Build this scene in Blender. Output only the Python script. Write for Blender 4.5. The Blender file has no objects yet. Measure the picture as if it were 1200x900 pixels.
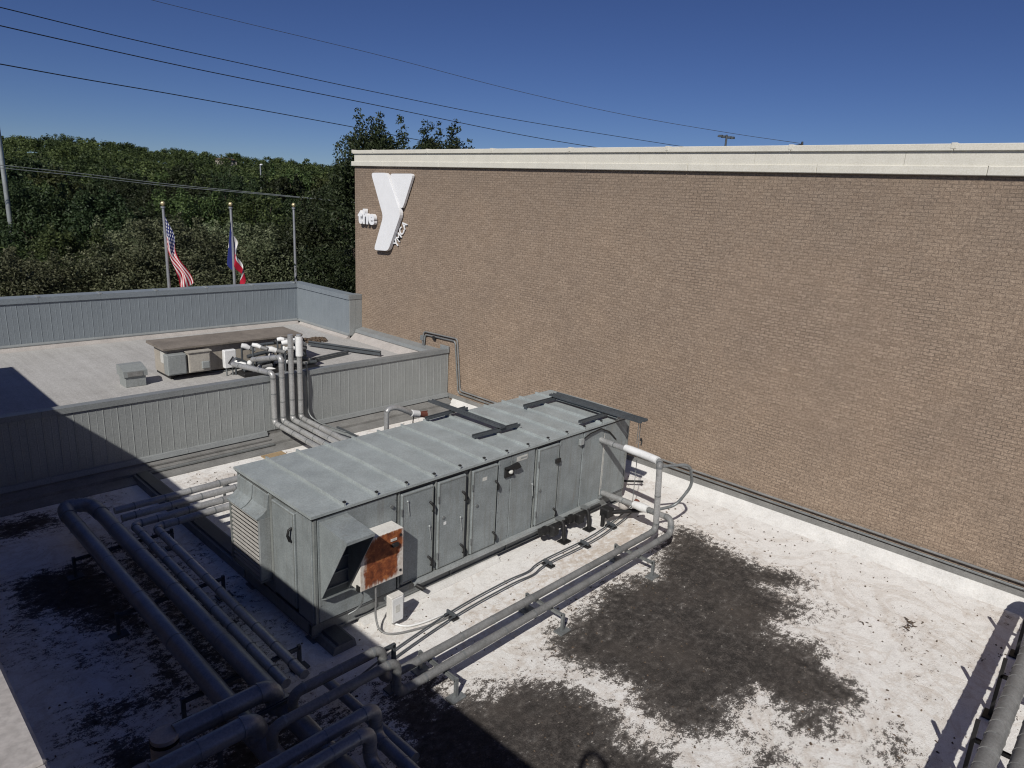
import bpy, math, random
import numpy as np
from mathutils import Vector, Matrix, noise

random.seed(7)
rng = np.random.default_rng(11)
SC = bpy.context.scene
COL = SC.collection

# ------------------------------------------------------------------ camera
CAM = np.array([-4.9078, -8.6411, 7.0676])
FPX = 810.764
YAW, PIT, ROL = math.radians(43.293), math.radians(15.1214), math.radians(3.0535)
_fw = np.array([math.cos(YAW) * math.cos(PIT), math.sin(YAW) * math.cos(PIT), -math.sin(PIT)])
_r0 = np.array([math.sin(YAW), -math.cos(YAW), 0.0])
_u0 = np.cross(_r0, _fw)
_r = _r0 * math.cos(ROL) + _u0 * math.sin(ROL)
_u = -_r0 * math.sin(ROL) + _u0 * math.cos(ROL)
cam_data = bpy.data.cameras.new("camera")
cam_data.sensor_fit = 'HORIZONTAL'
cam_data.sensor_width = 36.0
cam_data.lens = 36.0 * FPX / 1200.0
cam_data.clip_start = 0.05
cam_data.clip_end = 8000.0
cam = bpy.data.objects.new("camera", cam_data)
COL.objects.link(cam)
cam.matrix_world = Matrix(((_r[0], _u[0], -_fw[0], CAM[0]), (_r[1], _u[1], -_fw[1], CAM[1]), (_r[2], _u[2], -_fw[2], CAM[2]), (0, 0, 0, 1)))
SC.camera = cam


def ray(uv):
    return _fw + _r * (uv[0] - 600) / FPX - _u * (uv[1] - 450) / FPX


def onz(u, v, z):
    d = ray((u, v)); return CAM + d * (z - CAM[2]) / d[2]


def ony(u, v, y):
    d = ray((u, v)); return CAM + d * (y - CAM[1]) / d[1]


def onx(u, v, x):
    d = ray((u, v)); return CAM + d * (x - CAM[0]) / d[0]


def far(u, v, dist):
    d = ray((u, v)); return CAM + d * dist / math.hypot(d[0], d[1])


# ------------------------------------------------------------------ sky, sun, exposure
SUN_TO = Vector((-1.04, -0.574, 1.0)).normalized()
world = bpy.data.worlds.new("World")
SC.world = world
world.use_nodes = True
wn = world.node_tree.nodes
wl = world.node_tree.links
wn.clear()
w_out = wn.new('ShaderNodeOutputWorld')
w_bg = wn.new('ShaderNodeBackground')
w_sky = wn.new('ShaderNodeTexSky')
w_sky.sky_type = 'NISHITA'
w_sky.sun_disc = False
w_sky.sun_elevation = math.asin(SUN_TO.z)
w_sky.sun_rotation = math.atan2(SUN_TO.x, SUN_TO.y)
w_sky.air_density = 0.7
w_sky.dust_density = 0.0
w_sky.ozone_density = 8.0
w_sky.altitude = 200
w_bg.inputs[1].default_value = 0.060
w_hs = wn.new('ShaderNodeHueSaturation')   # the phone's saturated blue, over the whole dome alike
w_hs.inputs['Hue'].default_value = 0.514
w_hs.inputs['Saturation'].default_value = 1.04
w_hs.inputs['Value'].default_value = 1.0
wl.new(w_sky.outputs[0], w_hs.inputs['Color'])
wl.new(w_hs.outputs[0], w_bg.inputs[0])
wl.new(w_bg.outputs[0], w_out.inputs[0])
sun_data = bpy.data.lights.new("sun", 'SUN')
sun_data.energy = 5.0
sun_data.angle = math.radians(0.55)
sun_data.color = (1.0, 0.955, 0.88)
sun = bpy.data.objects.new("sun", sun_data)
COL.objects.link(sun)
sun.rotation_euler = (-SUN_TO).to_track_quat('-Z', 'Y').to_euler()
sun.location = (-40, -25, 40)
SC.cycles.filter_width = 1.15
SC.view_settings.view_transform = 'Standard'
SC.view_settings.look = 'None'
SC.view_settings.exposure = -0.3
SC.view_settings.gamma = 1.0
SC.view_settings.use_curve_mapping = False

# ------------------------------------------------------------------ materials
MAT = {}


def lin(c):
    return tuple(((x / 255.0) / 12.92 if x / 255.0 <= 0.04045 else ((x / 255.0 + 0.055) / 1.055) ** 2.4) for x in c)


class NT:
    def __init__(self, name):
        self.m = bpy.data.materials.new(name)
        self.m.use_nodes = True
        self.t = self.m.node_tree
        self.n = self.t.nodes
        self.n.clear()
        self.out = self.n.new('ShaderNodeOutputMaterial')
        self.b = self.n.new('ShaderNodeBsdfPrincipled')
        self.t.links.new(self.b.outputs[0], self.out.inputs[0])
        MAT[name] = self.m

    def link(self, a, b):
        self.t.links.new(a, b)

    def coord(self, scale=(1, 1, 1), kind='Object', rot=(0, 0, 0)):
        tc = self.n.new('ShaderNodeTexCoord')
        mp = self.n.new('ShaderNodeMapping')
        mp.inputs['Scale'].default_value = scale
        mp.inputs['Rotation'].default_value = rot
        self.link(tc.outputs[kind], mp.inputs[0])
        return mp.outputs[0]

    def world(self, scale=(1, 1, 1)):
        g = self.n.new('ShaderNodeNewGeometry')
        mp = self.n.new('ShaderNodeMapping')
        mp.inputs['Scale'].default_value = scale
        self.link(g.outputs['Position'], mp.inputs[0])
        return mp.outputs[0]

    def noise(self, vec, scale, detail=6, rough=0.6, dist=0.0):
        x = self.n.new('ShaderNodeTexNoise')
        x.inputs['Scale'].default_value = scale
        x.inputs['Detail'].default_value = detail
        x.inputs['Roughness'].default_value = rough
        x.inputs['Distortion'].default_value = dist
        self.link(vec, x.inputs['Vector'])
        return x.outputs['Fac']

    def voronoi(self, vec, scale):
        x = self.n.new('ShaderNodeTexVoronoi')
        x.inputs['Scale'].default_value = scale
        self.link(vec, x.inputs['Vector'])
        return x.outputs['Distance']

    def ramp(self, fac, stops):
        x = self.n.new('ShaderNodeValToRGB')
        e = x.color_ramp.elements
        while len(e) < len(stops):
            e.new(0.5)
        for el, (pos, c) in zip(e, stops):
            el.position = pos
            el.color = (*c, 1) if len(c) == 3 else c
        self.link(fac, x.inputs[0])
        return x.outputs[0]

    def mix(self, fac, a, b, mode='MIX'):
        x = self.n.new('ShaderNodeMix')
        x.data_type = 'RGBA'
        x.blend_type = mode
        for s, v in ((0, fac), (6, a), (7, b)):
            if isinstance(v, (int, float)):
                x.inputs[s].default_value = v
            elif isinstance(v, tuple):
                x.inputs[s].default_value = (*v, 1)
            else:
                self.link(v, x.inputs[s])
        return x.outputs[2]

    def math(self, op, a, b=0.0, clamp=False):
        x = self.n.new('ShaderNodeMath')
        x.operation = op
        x.use_clamp = clamp
        for s, v in ((0, a), (1, b)):
            if isinstance(v, (int, float)):
                x.inputs[s].default_value = v
            else:
                self.link(v, x.inputs[s])
        return x.outputs[0]

    def attr(self, name):
        x = self.n.new('ShaderNodeAttribute')
        x.attribute_name = name
        return x

    def bump(self, h, strength=0.3, dist=0.01):
        x = self.n.new('ShaderNodeBump')
        x.inputs['Strength'].default_value = strength
        x.inputs['Distance'].default_value = dist
        self.link(h, x.inputs['Height'])
        self.link(x.outputs[0], self.b.inputs['Normal'])

    def base(self, c):
        if isinstance(c, tuple):
            self.b.inputs['Base Color'].default_value = (*c, 1)
        else:
            self.link(c, self.b.inputs['Base Color'])

    def set(self, rough=0.6, metal=0.0, spec=0.4):
        self.b.inputs['Roughness'].default_value = rough
        self.b.inputs['Metallic'].default_value = metal
        self.b.inputs['Specular IOR Level'].default_value = spec


def metal_mat(name, col, rough=0.5, metal=0.0, var=0.18, streak=True, dirt=0.35, dirtcol=(0.10, 0.085, 0.07), bump=0.05, spec=0.4, rust=0.0):
    """sheet metal: mottled tone, vertical rain streaks, grime blotches"""
    n = NT(name)
    w = n.world()
    a = n.noise(w, 2.3, 8, 0.62)
    s = n.noise(n.world((9, 9, 0.55)), 1.6, 5, 0.6) if streak else n.noise(w, 14, 4, 0.6)
    lo = tuple(c * (1 - var) for c in col)
    hi = tuple(min(1, c * (1 + var)) for c in col)
    c1 = n.ramp(a, [(0.3, lo), (0.7, hi)])
    c2 = n.mix(n.math('MULTIPLY', n.ramp(s, [(0.5, (0, 0, 0)), (0.78, (1, 1, 1))]), dirt), c1, dirtcol)
    g = n.noise(w, 38, 3, 0.6)
    c3 = n.mix(0.16, c2, n.ramp(g, [(0.35, (0.1, 0.1, 0.1)), (0.65, (0.9, 0.9, 0.9))]), 'OVERLAY')
    if rust:
        rs = n.noise(n.world((6, 6, 0.8)), 2.2, 7, 0.7)
        c3 = n.mix(n.math('MULTIPLY', n.ramp(rs, [(0.60, (0, 0, 0)), (0.74, (1, 1, 1))]), rust), c3, (0.17, 0.095, 0.05))
        ch = n.noise(w, 7, 7, 0.7)
        c3 = n.mix(n.math('MULTIPLY', n.ramp(ch, [(0.58, (0, 0, 0)), (0.72, (1, 1, 1))]), 0.22), c3, (0.42, 0.43, 0.42))
    n.base(c3)
    n.set(rough, metal, spec)
    n.link(n.math('ADD', n.math('MULTIPLY', a, 0.25), rough - 0.12), n.b.inputs['Roughness'])
    n.bump(n.noise(w, 5.0, 3, 0.5), bump, 0.02)
    return n.m


metal_mat('ahu_paint', (0.235, 0.262, 0.27), 0.5, 0.0, 0.18, True, 0.42, (0.13, 0.118, 0.10), bump=0.16, rust=0.32)
metal_mat('ahu_roof', (0.315, 0.348, 0.352), 0.5, 0.0, 0.14, False, 0.14, (0.16, 0.14, 0.10), bump=0.12, rust=0.22)
metal_mat('ahu_frame', (0.20, 0.215, 0.21), 0.55, 0.0, 0.2, True, 0.35, (0.11, 0.09, 0.07))
metal_mat('ahu_core', (0.11, 0.118, 0.118), 0.7, 0.0)
metal_mat('base_steel', (0.17, 0.18, 0.182), 0.55, 0.0, 0.2, True, 0.4, (0.06, 0.05, 0.04))
metal_mat('galv_bright', (0.36, 0.385, 0.39), 0.42, 0.35, 0.15, True, 0.2, (0.2, 0.18, 0.15))
metal_mat('siding', (0.275, 0.292, 0.292), 0.48, 0.0, 0.05, True, 0.14, (0.13, 0.135, 0.14))
metal_mat('siding_cap', (0.225, 0.24, 0.245), 0.45, 0.0, 0.10, False, 0.15, (0.13, 0.13, 0.13))
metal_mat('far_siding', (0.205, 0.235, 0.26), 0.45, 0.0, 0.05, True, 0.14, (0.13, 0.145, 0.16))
metal_mat('flashing', (0.20, 0.20, 0.195), 0.6, 0.0, 0.2, False, 0.35, (0.09, 0.08, 0.07))
metal_mat('pipe_grey', (0.19, 0.193, 0.193), 0.5, 0.0, 0.22, False, 0.3, (0.07, 0.065, 0.06))
metal_mat('pipe_alu', (0.42, 0.425, 0.425), 0.40, 0.4, 0.2, False, 0.3, (0.16, 0.15, 0.13))
metal_mat('pipe_sky_tint', (0.25, 0.262, 0.285), 0.36, 0.35, 0.22, False, 0.3, (0.12, 0.12, 0.13))  # bluish sky reflection on the shaded pipes put into the colour
metal_mat('pipe_white', (0.74, 0.75, 0.75), 0.5, 0.0, 0.1, False, 0.2, (0.3, 0.28, 0.25))
metal_mat('strut', (0.075, 0.085, 0.095), 0.5, 0.1, 0.2, False, 0.2, (0.04, 0.04, 0.04))
metal_mat('strut_galv', (0.22, 0.235, 0.24), 0.45, 0.4, 0.2, False, 0.3, (0.1, 0.09, 0.07))
metal_mat('black', (0.014, 0.014, 0.015), 0.55, 0.0, 0.2, False, 0.2, (0.04, 0.035, 0.03))
metal_mat('box_white', (0.66, 0.65, 0.62), 0.5, 0.0, 0.06, True, 0.2, (0.3, 0.25, 0.2))
metal_mat('beige', (0.36, 0.33, 0.285), 0.6, 0.0, 0.12, True, 0.3, (0.15, 0.13, 0.11))
metal_mat('beige_box', (0.40, 0.38, 0.34), 0.55, 0.0, 0.08, True, 0.25, (0.18, 0.16, 0.14))
metal_mat('grey_box', (0.26, 0.28, 0.28), 0.55, 0.0, 0.1, True, 0.25, (0.15, 0.14, 0.12))
metal_mat('brown_roof', (0.205, 0.18, 0.155), 0.85, 0.0, 0.22, False, 0.4, (0.09, 0.075, 0.06))
metal_mat('louver', (0.31, 0.30, 0.285), 0.6, 0.0, 0.06, True, 0.2, (0.2, 0.18, 0.15))
metal_mat('cream', (0.64, 0.62, 0.55), 0.5, 0.0, 0.05, True, 0.12, (0.42, 0.40, 0.35))
metal_mat('sign_white', (0.80, 0.81, 0.83), 0.45, 0.0, 0.03, True, 0.08, (0.5, 0.5, 0.5))
metal_mat('pole_metal', (0.42, 0.43, 0.45), 0.35, 0.5, 0.1, False, 0.1, (0.2, 0.2, 0.2))
metal_mat('gold', (0.75, 0.62, 0.36), 0.3, 0.6, 0.1, False, 0.05)
metal_mat('wire', (0.02, 0.02, 0.024), 0.6)
metal_mat('service_wire', (0.16, 0.18, 0.19), 0.6)
metal_mat('concrete', (0.40, 0.375, 0.355), 0.85, 0.0, 0.12, False, 0.3, (0.25, 0.22, 0.2), 0.2)
metal_mat('wood', (0.33, 0.24, 0.14), 0.8, 0.0, 0.2, False, 0.3, (0.12, 0.09, 0.06))
metal_mat('copper_valve', (0.20, 0.07, 0.05), 0.5, 0.1, 0.3, False, 0.4)
metal_mat('label_white', (0.55, 0.55, 0.52), 0.6)
metal_mat('yellow_paint', (0.55, 0.42, 0.05), 0.6)
metal_mat('white_curb', (0.61, 0.605, 0.59), 0.8, 0.0, 0.1, False, 0.25, (0.4, 0.36, 0.3), 0.4)
metal_mat('dark_glass', (0.03, 0.035, 0.04), 0.2)
metal_mat('house_wall', (0.42, 0.38, 0.34), 0.8)
metal_mat('house_roof', (0.22, 0.13, 0.10), 0.8)


def rust_mat():
    n = NT('rust_panel')
    w = n.coord((1, 1, 1), 'Object')
    sep = n.n.new('ShaderNodeSeparateXYZ')
    n.link(w, sep.inputs[0])
    a = n.noise(w, 5.5, 9, 0.68, 0.4)
    f = n.noise(n.coord((11, 11, 1.6)), 1.5, 6, 0.6)
    at = n.attr('rust').outputs['Fac']
    m = n.math('ADD', at, n.math('MULTIPLY', n.math('SUBTRACT', n.math('ADD', n.math('MULTIPLY', a, 0.4), n.math('MULTIPLY', f, 0.6)), 0.5), 2.6))
    mask = n.ramp(m, [(0.34, (0, 0, 0)), (0.52, (0.7, 0.7, 0.7)), (0.72, (1, 1, 1))])
    rust = n.ramp(n.noise(w, 9, 8, 0.7, 0.3), [(0.28, (0.05, 0.014, 0.006)), (0.5, (0.21, 0.055, 0.018)), (0.72, (0.46, 0.17, 0.055))])
    paint = n.ramp(n.noise(w, 12, 5, 0.6), [(0.35, (0.50, 0.44, 0.38)), (0.65, (0.68, 0.65, 0.61))])
    n.base(n.mix(mask, paint, rust))
    n.set(0.75)
    n.bump(a, 0.3, 0.01)


rust_mat()


def brick_mat():
    n = NT('brick')
    tc = n.n.new('ShaderNodeNewGeometry')
    sep = n.n.new('ShaderNodeSeparateXYZ')
    n.link(tc.outputs['Position'], sep.inputs[0])
    cmb = n.n.new('ShaderNodeCombineXYZ')
    n.link(n.math('SUBTRACT', sep.outputs['Y'], sep.outputs['X']), cmb.inputs[0])
    n.link(sep.outputs['Z'], cmb.inputs[1])
    v = cmb.outputs[0]
    bt = n.n.new('ShaderNodeTexBrick')
    bt.offset = 0.5
    bt.inputs['Scale'].default_value = 1.0
    bt.inputs['Brick Width'].default_value = 0.203
    bt.inputs['Row Height'].default_value = 0.0677
    bt.inputs['Mortar Size'].default_value = 0.006
    bt.inputs['Mortar Smooth'].default_value = 0.25
    bt.inputs['Bias'].default_value = 0.0
    bt.inputs['Color1'].default_value = (0.274, 0.211, 0.160, 1)
    bt.inputs['Color2'].default_value = (0.324, 0.254, 0.195, 1)
    bt.inputs['Mortar'].default_value = (0.252, 0.197, 0.152, 1)
    n.link(v, bt.inputs['Vector'])
    big = n.noise(v, 0.55, 6, 0.65)
    mid = n.noise(v, 3.2, 6, 0.7)
    fine = n.noise(v, 46, 4, 0.7)
    c = n.mix(0.62, bt.outputs['Color'], n.ramp(fine, [(0.34, (0.16, 0.15, 0.15)), (0.66, (0.80, 0.80, 0.80))]), 'OVERLAY')
    c = n.mix(0.4, c, n.ramp(n.noise(v, 15, 4, 0.7), [(0.34, (0.22, 0.21, 0.21)), (0.66, (0.75, 0.75, 0.75))]), 'OVERLAY')
    c = n.mix(0.45, c, n.ramp(mid, [(0.3, (0.38, 0.375, 0.37)), (0.7, (0.60, 0.60, 0.595))]), 'OVERLAY')
    c = n.mix(0.22, c, n.ramp(big, [(0.35, (0.34, 0.35, 0.37)), (0.65, (0.62, 0.60, 0.57))]), 'OVERLAY')
    # weathering: darker, greyer bricks near the parapet, with ragged lower edge
    hz = n.math('ADD', n.math('MULTIPLY', n.math('SUBTRACT', sep.outputs['Z'], 5.2), 0.30), n.math('MULTIPLY', n.math('SUBTRACT', mid, 0.5), 1.6))
    wz = n.math('MULTIPLY', n.ramp(hz, [(0.2, (0, 0, 0)), (1.0, (1, 1, 1))]), 0.30)
    c = n.mix(wz, c, (0.125, 0.108, 0.094))
    # dark soot patches picking out mortar joints high on the wall
    jm = n.math('MULTIPLY', bt.outputs['Fac'], n.ramp(n.noise(v, 0.8, 5, 0.7), [(0.5, (0, 0, 0)), (0.62, (1, 1, 1))]))
    c = n.mix(n.math('MULTIPLY', jm, 0.5), c, (0.085, 0.07, 0.062))
    cs = n.n.new('ShaderNodeCombineXYZ')
    n.link(n.math('MULTIPLY', sep.outputs['Y'], 2.2), cs.inputs[0])
    n.link(n.math('MULTIPLY', sep.outputs['Z'], 0.12), cs.inputs[1])
    stk = n.ramp(n.noise(cs.outputs[0], 1.0, 6, 0.7), [(0.52, (0, 0, 0)), (0.72, (1, 1, 1))])
    c = n.mix(n.math('MULTIPLY', n.math('MULTIPLY', stk, n.ramp(hz, [(0.1, (0.12, 0.12, 0.12)), (0.9, (1, 1, 1))])), 0.16), c, (0.13, 0.115, 0.105))
    n.base(c)
    n.set(0.85, 0, 0.25)
    h = n.math('ADD', n.math('MULTIPLY', n.math('SUBTRACT', 1.0, bt.outputs['Fac']), 1.0), n.math('MULTIPLY', fine, 0.7))
    n.bump(h, 0.85, 0.012)


brick_mat()


def deck_mat():
    n = NT('deck')
    w = n.world()
    st = n.attr('stain').outputs['Fac']  # stains, with some painted shade in the same attribute
    tn = n.attr('tan').outputs['Fac']
    n1 = n.noise(w, 1.7, 9, 0.68, 0.25)
    n2 = n.noise(n.world((0.75, 1.1, 1)), 8.0, 9, 0.76, 0.2)
    n3 = n.noise(w, 48, 4, 0.65)
    nn = n.math('ADD', n.math('MULTIPLY', n.math('SUBTRACT', n1, 0.5), 1.1), n.math('ADD', n.math('MULTIPLY', n.math('SUBTRACT', n2, 0.5), 2.2), n.math('MULTIPLY', n.math('SUBTRACT', n3, 0.5), 1.3)))
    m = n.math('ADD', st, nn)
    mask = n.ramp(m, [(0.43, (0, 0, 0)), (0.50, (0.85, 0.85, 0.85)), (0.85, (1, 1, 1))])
    white = n.ramp(n.noise(w, 3.3, 9, 0.72), [(0.28, (0.66, 0.645, 0.625)), (0.5, (0.79, 0.78, 0.762)), (0.72, (0.84, 0.833, 0.818))])
    white = n.mix(0.75, white, n.ramp(n3, [(0.3, (0.2, 0.195, 0.19)), (0.6, (0.64, 0.64, 0.64))]), 'OVERLAY')
    # scattered grit and small dark specks
    vv = n.voronoi(w, 16)
    spk = n.math('MULTIPLY', n.ramp(vv, [(0.10, (1, 1, 1)), (0.19, (0, 0, 0))]), n.ramp(n.noise(w, 2.6, 5, 0.7), [(0.52, (0, 0, 0)), (0.66, (1, 1, 1))]))
    white = n.mix(n.math('MULTIPLY', spk, 0.8), white, (0.07, 0.055, 0.045))
    # long shallow ponding rings
    ring = n.ramp(n.noise(w, 0.75, 7, 0.6, 0.8), [(0.47, (0, 0, 0)), (0.5, (1, 1, 1)), (0.53, (0, 0, 0))])
    white = n.mix(n.math('MULTIPLY', ring, 0.28), white, (0.42, 0.33, 0.25))
    tmask = n.ramp(n.math('ADD', tn, n.math('MULTIPLY', n.math('SUBTRACT', n2, 0.5), 2.4)), [(0.35, (0, 0, 0)), (0.75, (1, 1, 1))])
    white = n.mix(n.math('MULTIPLY', tmask, 0.45), white, (0.42, 0.30, 0.19))
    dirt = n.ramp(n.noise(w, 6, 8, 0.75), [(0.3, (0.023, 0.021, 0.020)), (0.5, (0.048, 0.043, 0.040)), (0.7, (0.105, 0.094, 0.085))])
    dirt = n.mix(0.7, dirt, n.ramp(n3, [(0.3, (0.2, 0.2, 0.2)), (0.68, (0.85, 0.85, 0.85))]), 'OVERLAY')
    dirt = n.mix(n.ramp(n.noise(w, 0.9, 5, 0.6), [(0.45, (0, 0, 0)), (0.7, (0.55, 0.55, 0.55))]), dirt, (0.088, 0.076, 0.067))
    flk = n.ramp(n.voronoi(n.world((0.6, 1.1, 1)), 13), [(0.10, (1, 1, 1)), (0.17, (0, 0, 0))])
    flk = n.math('MULTIPLY', flk, n.ramp(n.noise(w, 3.0, 5, 0.65), [(0.46, (0, 0, 0)), (0.62, (1, 1, 1))]))
    dirt = n.mix(n.math('MULTIPLY', flk, 0.7), dirt, (0.42, 0.38, 0.33))
    edge = n.ramp(m, [(0.20, (0, 0, 0)), (0.46, (1, 1, 1))])
    white = n.mix(n.math('MULTIPLY', edge, 0.30), white, (0.42, 0.33, 0.26))
    tide = n.ramp(n.math('ADD', st, n.math('MULTIPLY', n.math('SUBTRACT', n1, 0.5), 0.9)), [(0.10, (0, 0, 0)), (0.16, (1, 1, 1)), (0.24, (0, 0, 0))])
    white = n.mix(n.math('MULTIPLY', tide, 0.22), white, (0.40, 0.31, 0.23))
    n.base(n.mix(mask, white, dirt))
    n.set(0.9, 0, 0.2)
    hh = n.math('ADD', n.math('MULTIPLY', n3, 0.6), n.math('MULTIPLY', n2, 0.8))
    n.bump(hh, 0.7, 0.025)


deck_mat()


def leftroof_mat():
    n = NT('grey_membrane')
    w = n.world()
    s = n.noise(n.world((3.2, 0.10, 1)), 1.6, 7, 0.7)
    a = n.noise(w, 0.9, 8, 0.68)
    c = n.ramp(n.math('ADD', n.math('MULTIPLY', s, 0.5), n.math('MULTIPLY', a, 0.5)), [(0.3, (0.32, 0.312, 0.30)), (0.5, (0.415, 0.408, 0.397)), (0.7, (0.48, 0.475, 0.465))])
    c = n.mix(0.5, c, n.ramp(n.noise(w, 30, 4, 0.7), [(0.3, (0.25, 0.25, 0.25)), (0.7, (0.75, 0.75, 0.75))]), 'OVERLAY')
    spk = n.ramp(n.voronoi(w, 7), [(0.06, (1, 1, 1)), (0.12, (0, 0, 0))])
    c = n.mix(n.math('MULTIPLY', spk, 0.35), c, (0.09, 0.08, 0.07))
    n.base(c)
    n.set(0.9, 0, 0.2)
    n.bump(n.noise(w, 30, 4, 0.6), 0.3, 0.01)


leftroof_mat()


def leaf_mat(name, dark, light):
    n = NT(name)
    oi = n.n.new('ShaderNodeObjectInfo')
    lv = n.attr('leafvar').outputs['Fac']
    c = n.ramp(lv, [(0.0, dark), (0.6, tuple((a + b) / 2 for a, b in zip(dark, light))), (1.0, light)])
    hsv = n.n.new('ShaderNodeHueSaturation')
    n.link(n.math('ADD', n.math('MULTIPLY', oi.outputs['Random'], 0.05), 0.47), hsv.inputs['Hue'])
    n.link(n.math('ADD', n.math('MULTIPLY', oi.outputs['Random'], 0.7), 0.65), hsv.inputs['Value'])
    n.link(c, hsv.inputs['Color'])
    n.link(hsv.outputs[0], n.b.inputs['Base Color'])
    n.set(0.6, 0, 0.3)
    tr = n.n.new('ShaderNodeBsdfTranslucent')
    n.link(hsv.outputs[0], tr.inputs[0])
    ms = n.n.new('ShaderNodeMixShader')
    ms.inputs[0].default_value = 0.22
    n.link(n.b.outputs[0], ms.inputs[1])
    n.link(tr.outputs[0], ms.inputs[2])
    n.link(ms.outputs[0], n.out.inputs[0])


leaf_mat('leaf_olive', (0.055, 0.072, 0.034), (0.205, 0.225, 0.130))
leaf_mat('leaf_green', (0.026, 0.042, 0.014), (0.100, 0.130, 0.042))
leaf_mat('leaf_dark', (0.015, 0.026, 0.010), (0.058, 0.080, 0.032))


def simple_noise_mat(name, a, b, scale=3, rough=0.9, bump=0.3):
    n = NT(name)
    w = n.world()
    n.base(n.ramp(n.noise(w, scale, 8, 0.65), [(0.3, a), (0.7, b)]))
    n.set(rough, 0, 0.2)
    n.bump(n.noise(w, scale * 4, 5, 0.6), bump, 0.03)


simple_noise_mat('bark', (0.05, 0.04, 0.03), (0.14, 0.11, 0.085), 8)
simple_noise_mat('grass', (0.03, 0.045, 0.015), (0.075, 0.085, 0.035), 0.08)
simple_noise_mat('dirt_pile', (0.05, 0.038, 0.028), (0.16, 0.12, 0.09), 14)
simple_noise_mat('building_side', (0.28, 0.23, 0.18), (0.36, 0.30, 0.24), 4)


def us_flag_mat():
    n = NT('us_flag')
    uv = n.n.new('ShaderNodeUVMap')
    sep = n.n.new('ShaderNodeSeparateXYZ')
    n.link(uv.outputs[0], sep.inputs[0])
    u, v = sep.outputs[0], sep.outputs[1]
    st = n.math('GREATER_THAN', n.math('MODULO', n.math('MULTIPLY', v, 13.0), 2.0), 1.0)
    stripes = n.mix(st, (0.42, 0.012, 0.035), (0.74, 0.73, 0.72))
    can = n.math('MULTIPLY', n.math('LESS_THAN', u, 0.4), n.math('LESS_THAN', v, 0.5385))
    cmb = n.n.new('ShaderNodeCombineXYZ')
    n.link(n.math('SUBTRACT', n.math('FRACT', n.math('MULTIPLY', u, 15.0)), 0.5), cmb.inputs[0])
    n.link(n.math('SUBTRACT', n.math('FRACT', n.math('MULTIPLY', v, 9.3)), 0.5), cmb.inputs[1])
    ln = n.n.new('ShaderNodeVectorMath')
    ln.operation = 'LENGTH'
    n.link(cmb.outputs[0], ln.inputs[0])
    star = n.math('LESS_THAN', ln.outputs['Value'], 0.25)
    blue = n.mix(star, (0.02, 0.03, 0.12), (0.74, 0.73, 0.72))
    n.base(n.mix(can, stripes, blue))
    n.set(0.75, 0, 0.2)


def tx_flag_mat():
    n = NT('tricolour_flag')
    uv = n.n.new('ShaderNodeUVMap')
    sep = n.n.new('ShaderNodeSeparateXYZ')
    n.link(uv.outputs[0], sep.inputs[0])
    u, v = sep.outputs[0], sep.outputs[1]
    wr = n.mix(n.math('GREATER_THAN', v, 0.5), (0.74, 0.73, 0.72), (0.45, 0.015, 0.04))
    cmb = n.n.new('ShaderNodeCombineXYZ')
    n.link(n.math('MULTIPLY', n.math('SUBTRACT', u, 0.167), 1.5), cmb.inputs[0])
    n.link(n.math('SUBTRACT', v, 0.5), cmb.inputs[1])
    ln = n.n.new('ShaderNodeVectorMath')
    ln.operation = 'LENGTH'
    n.link(cmb.outputs[0], ln.inputs[0])
    blue = n.mix(n.math('LESS_THAN', ln.outputs['Value'], 0.06), (0.025, 0.035, 0.17), (0.74, 0.73, 0.72))
    n.base(n.mix(n.math('LESS_THAN', u, 0.333), wr, blue))
    n.set(0.75, 0, 0.2)


us_flag_mat()
tx_flag_mat()

# ------------------------------------------------------------------ mesh helpers


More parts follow.
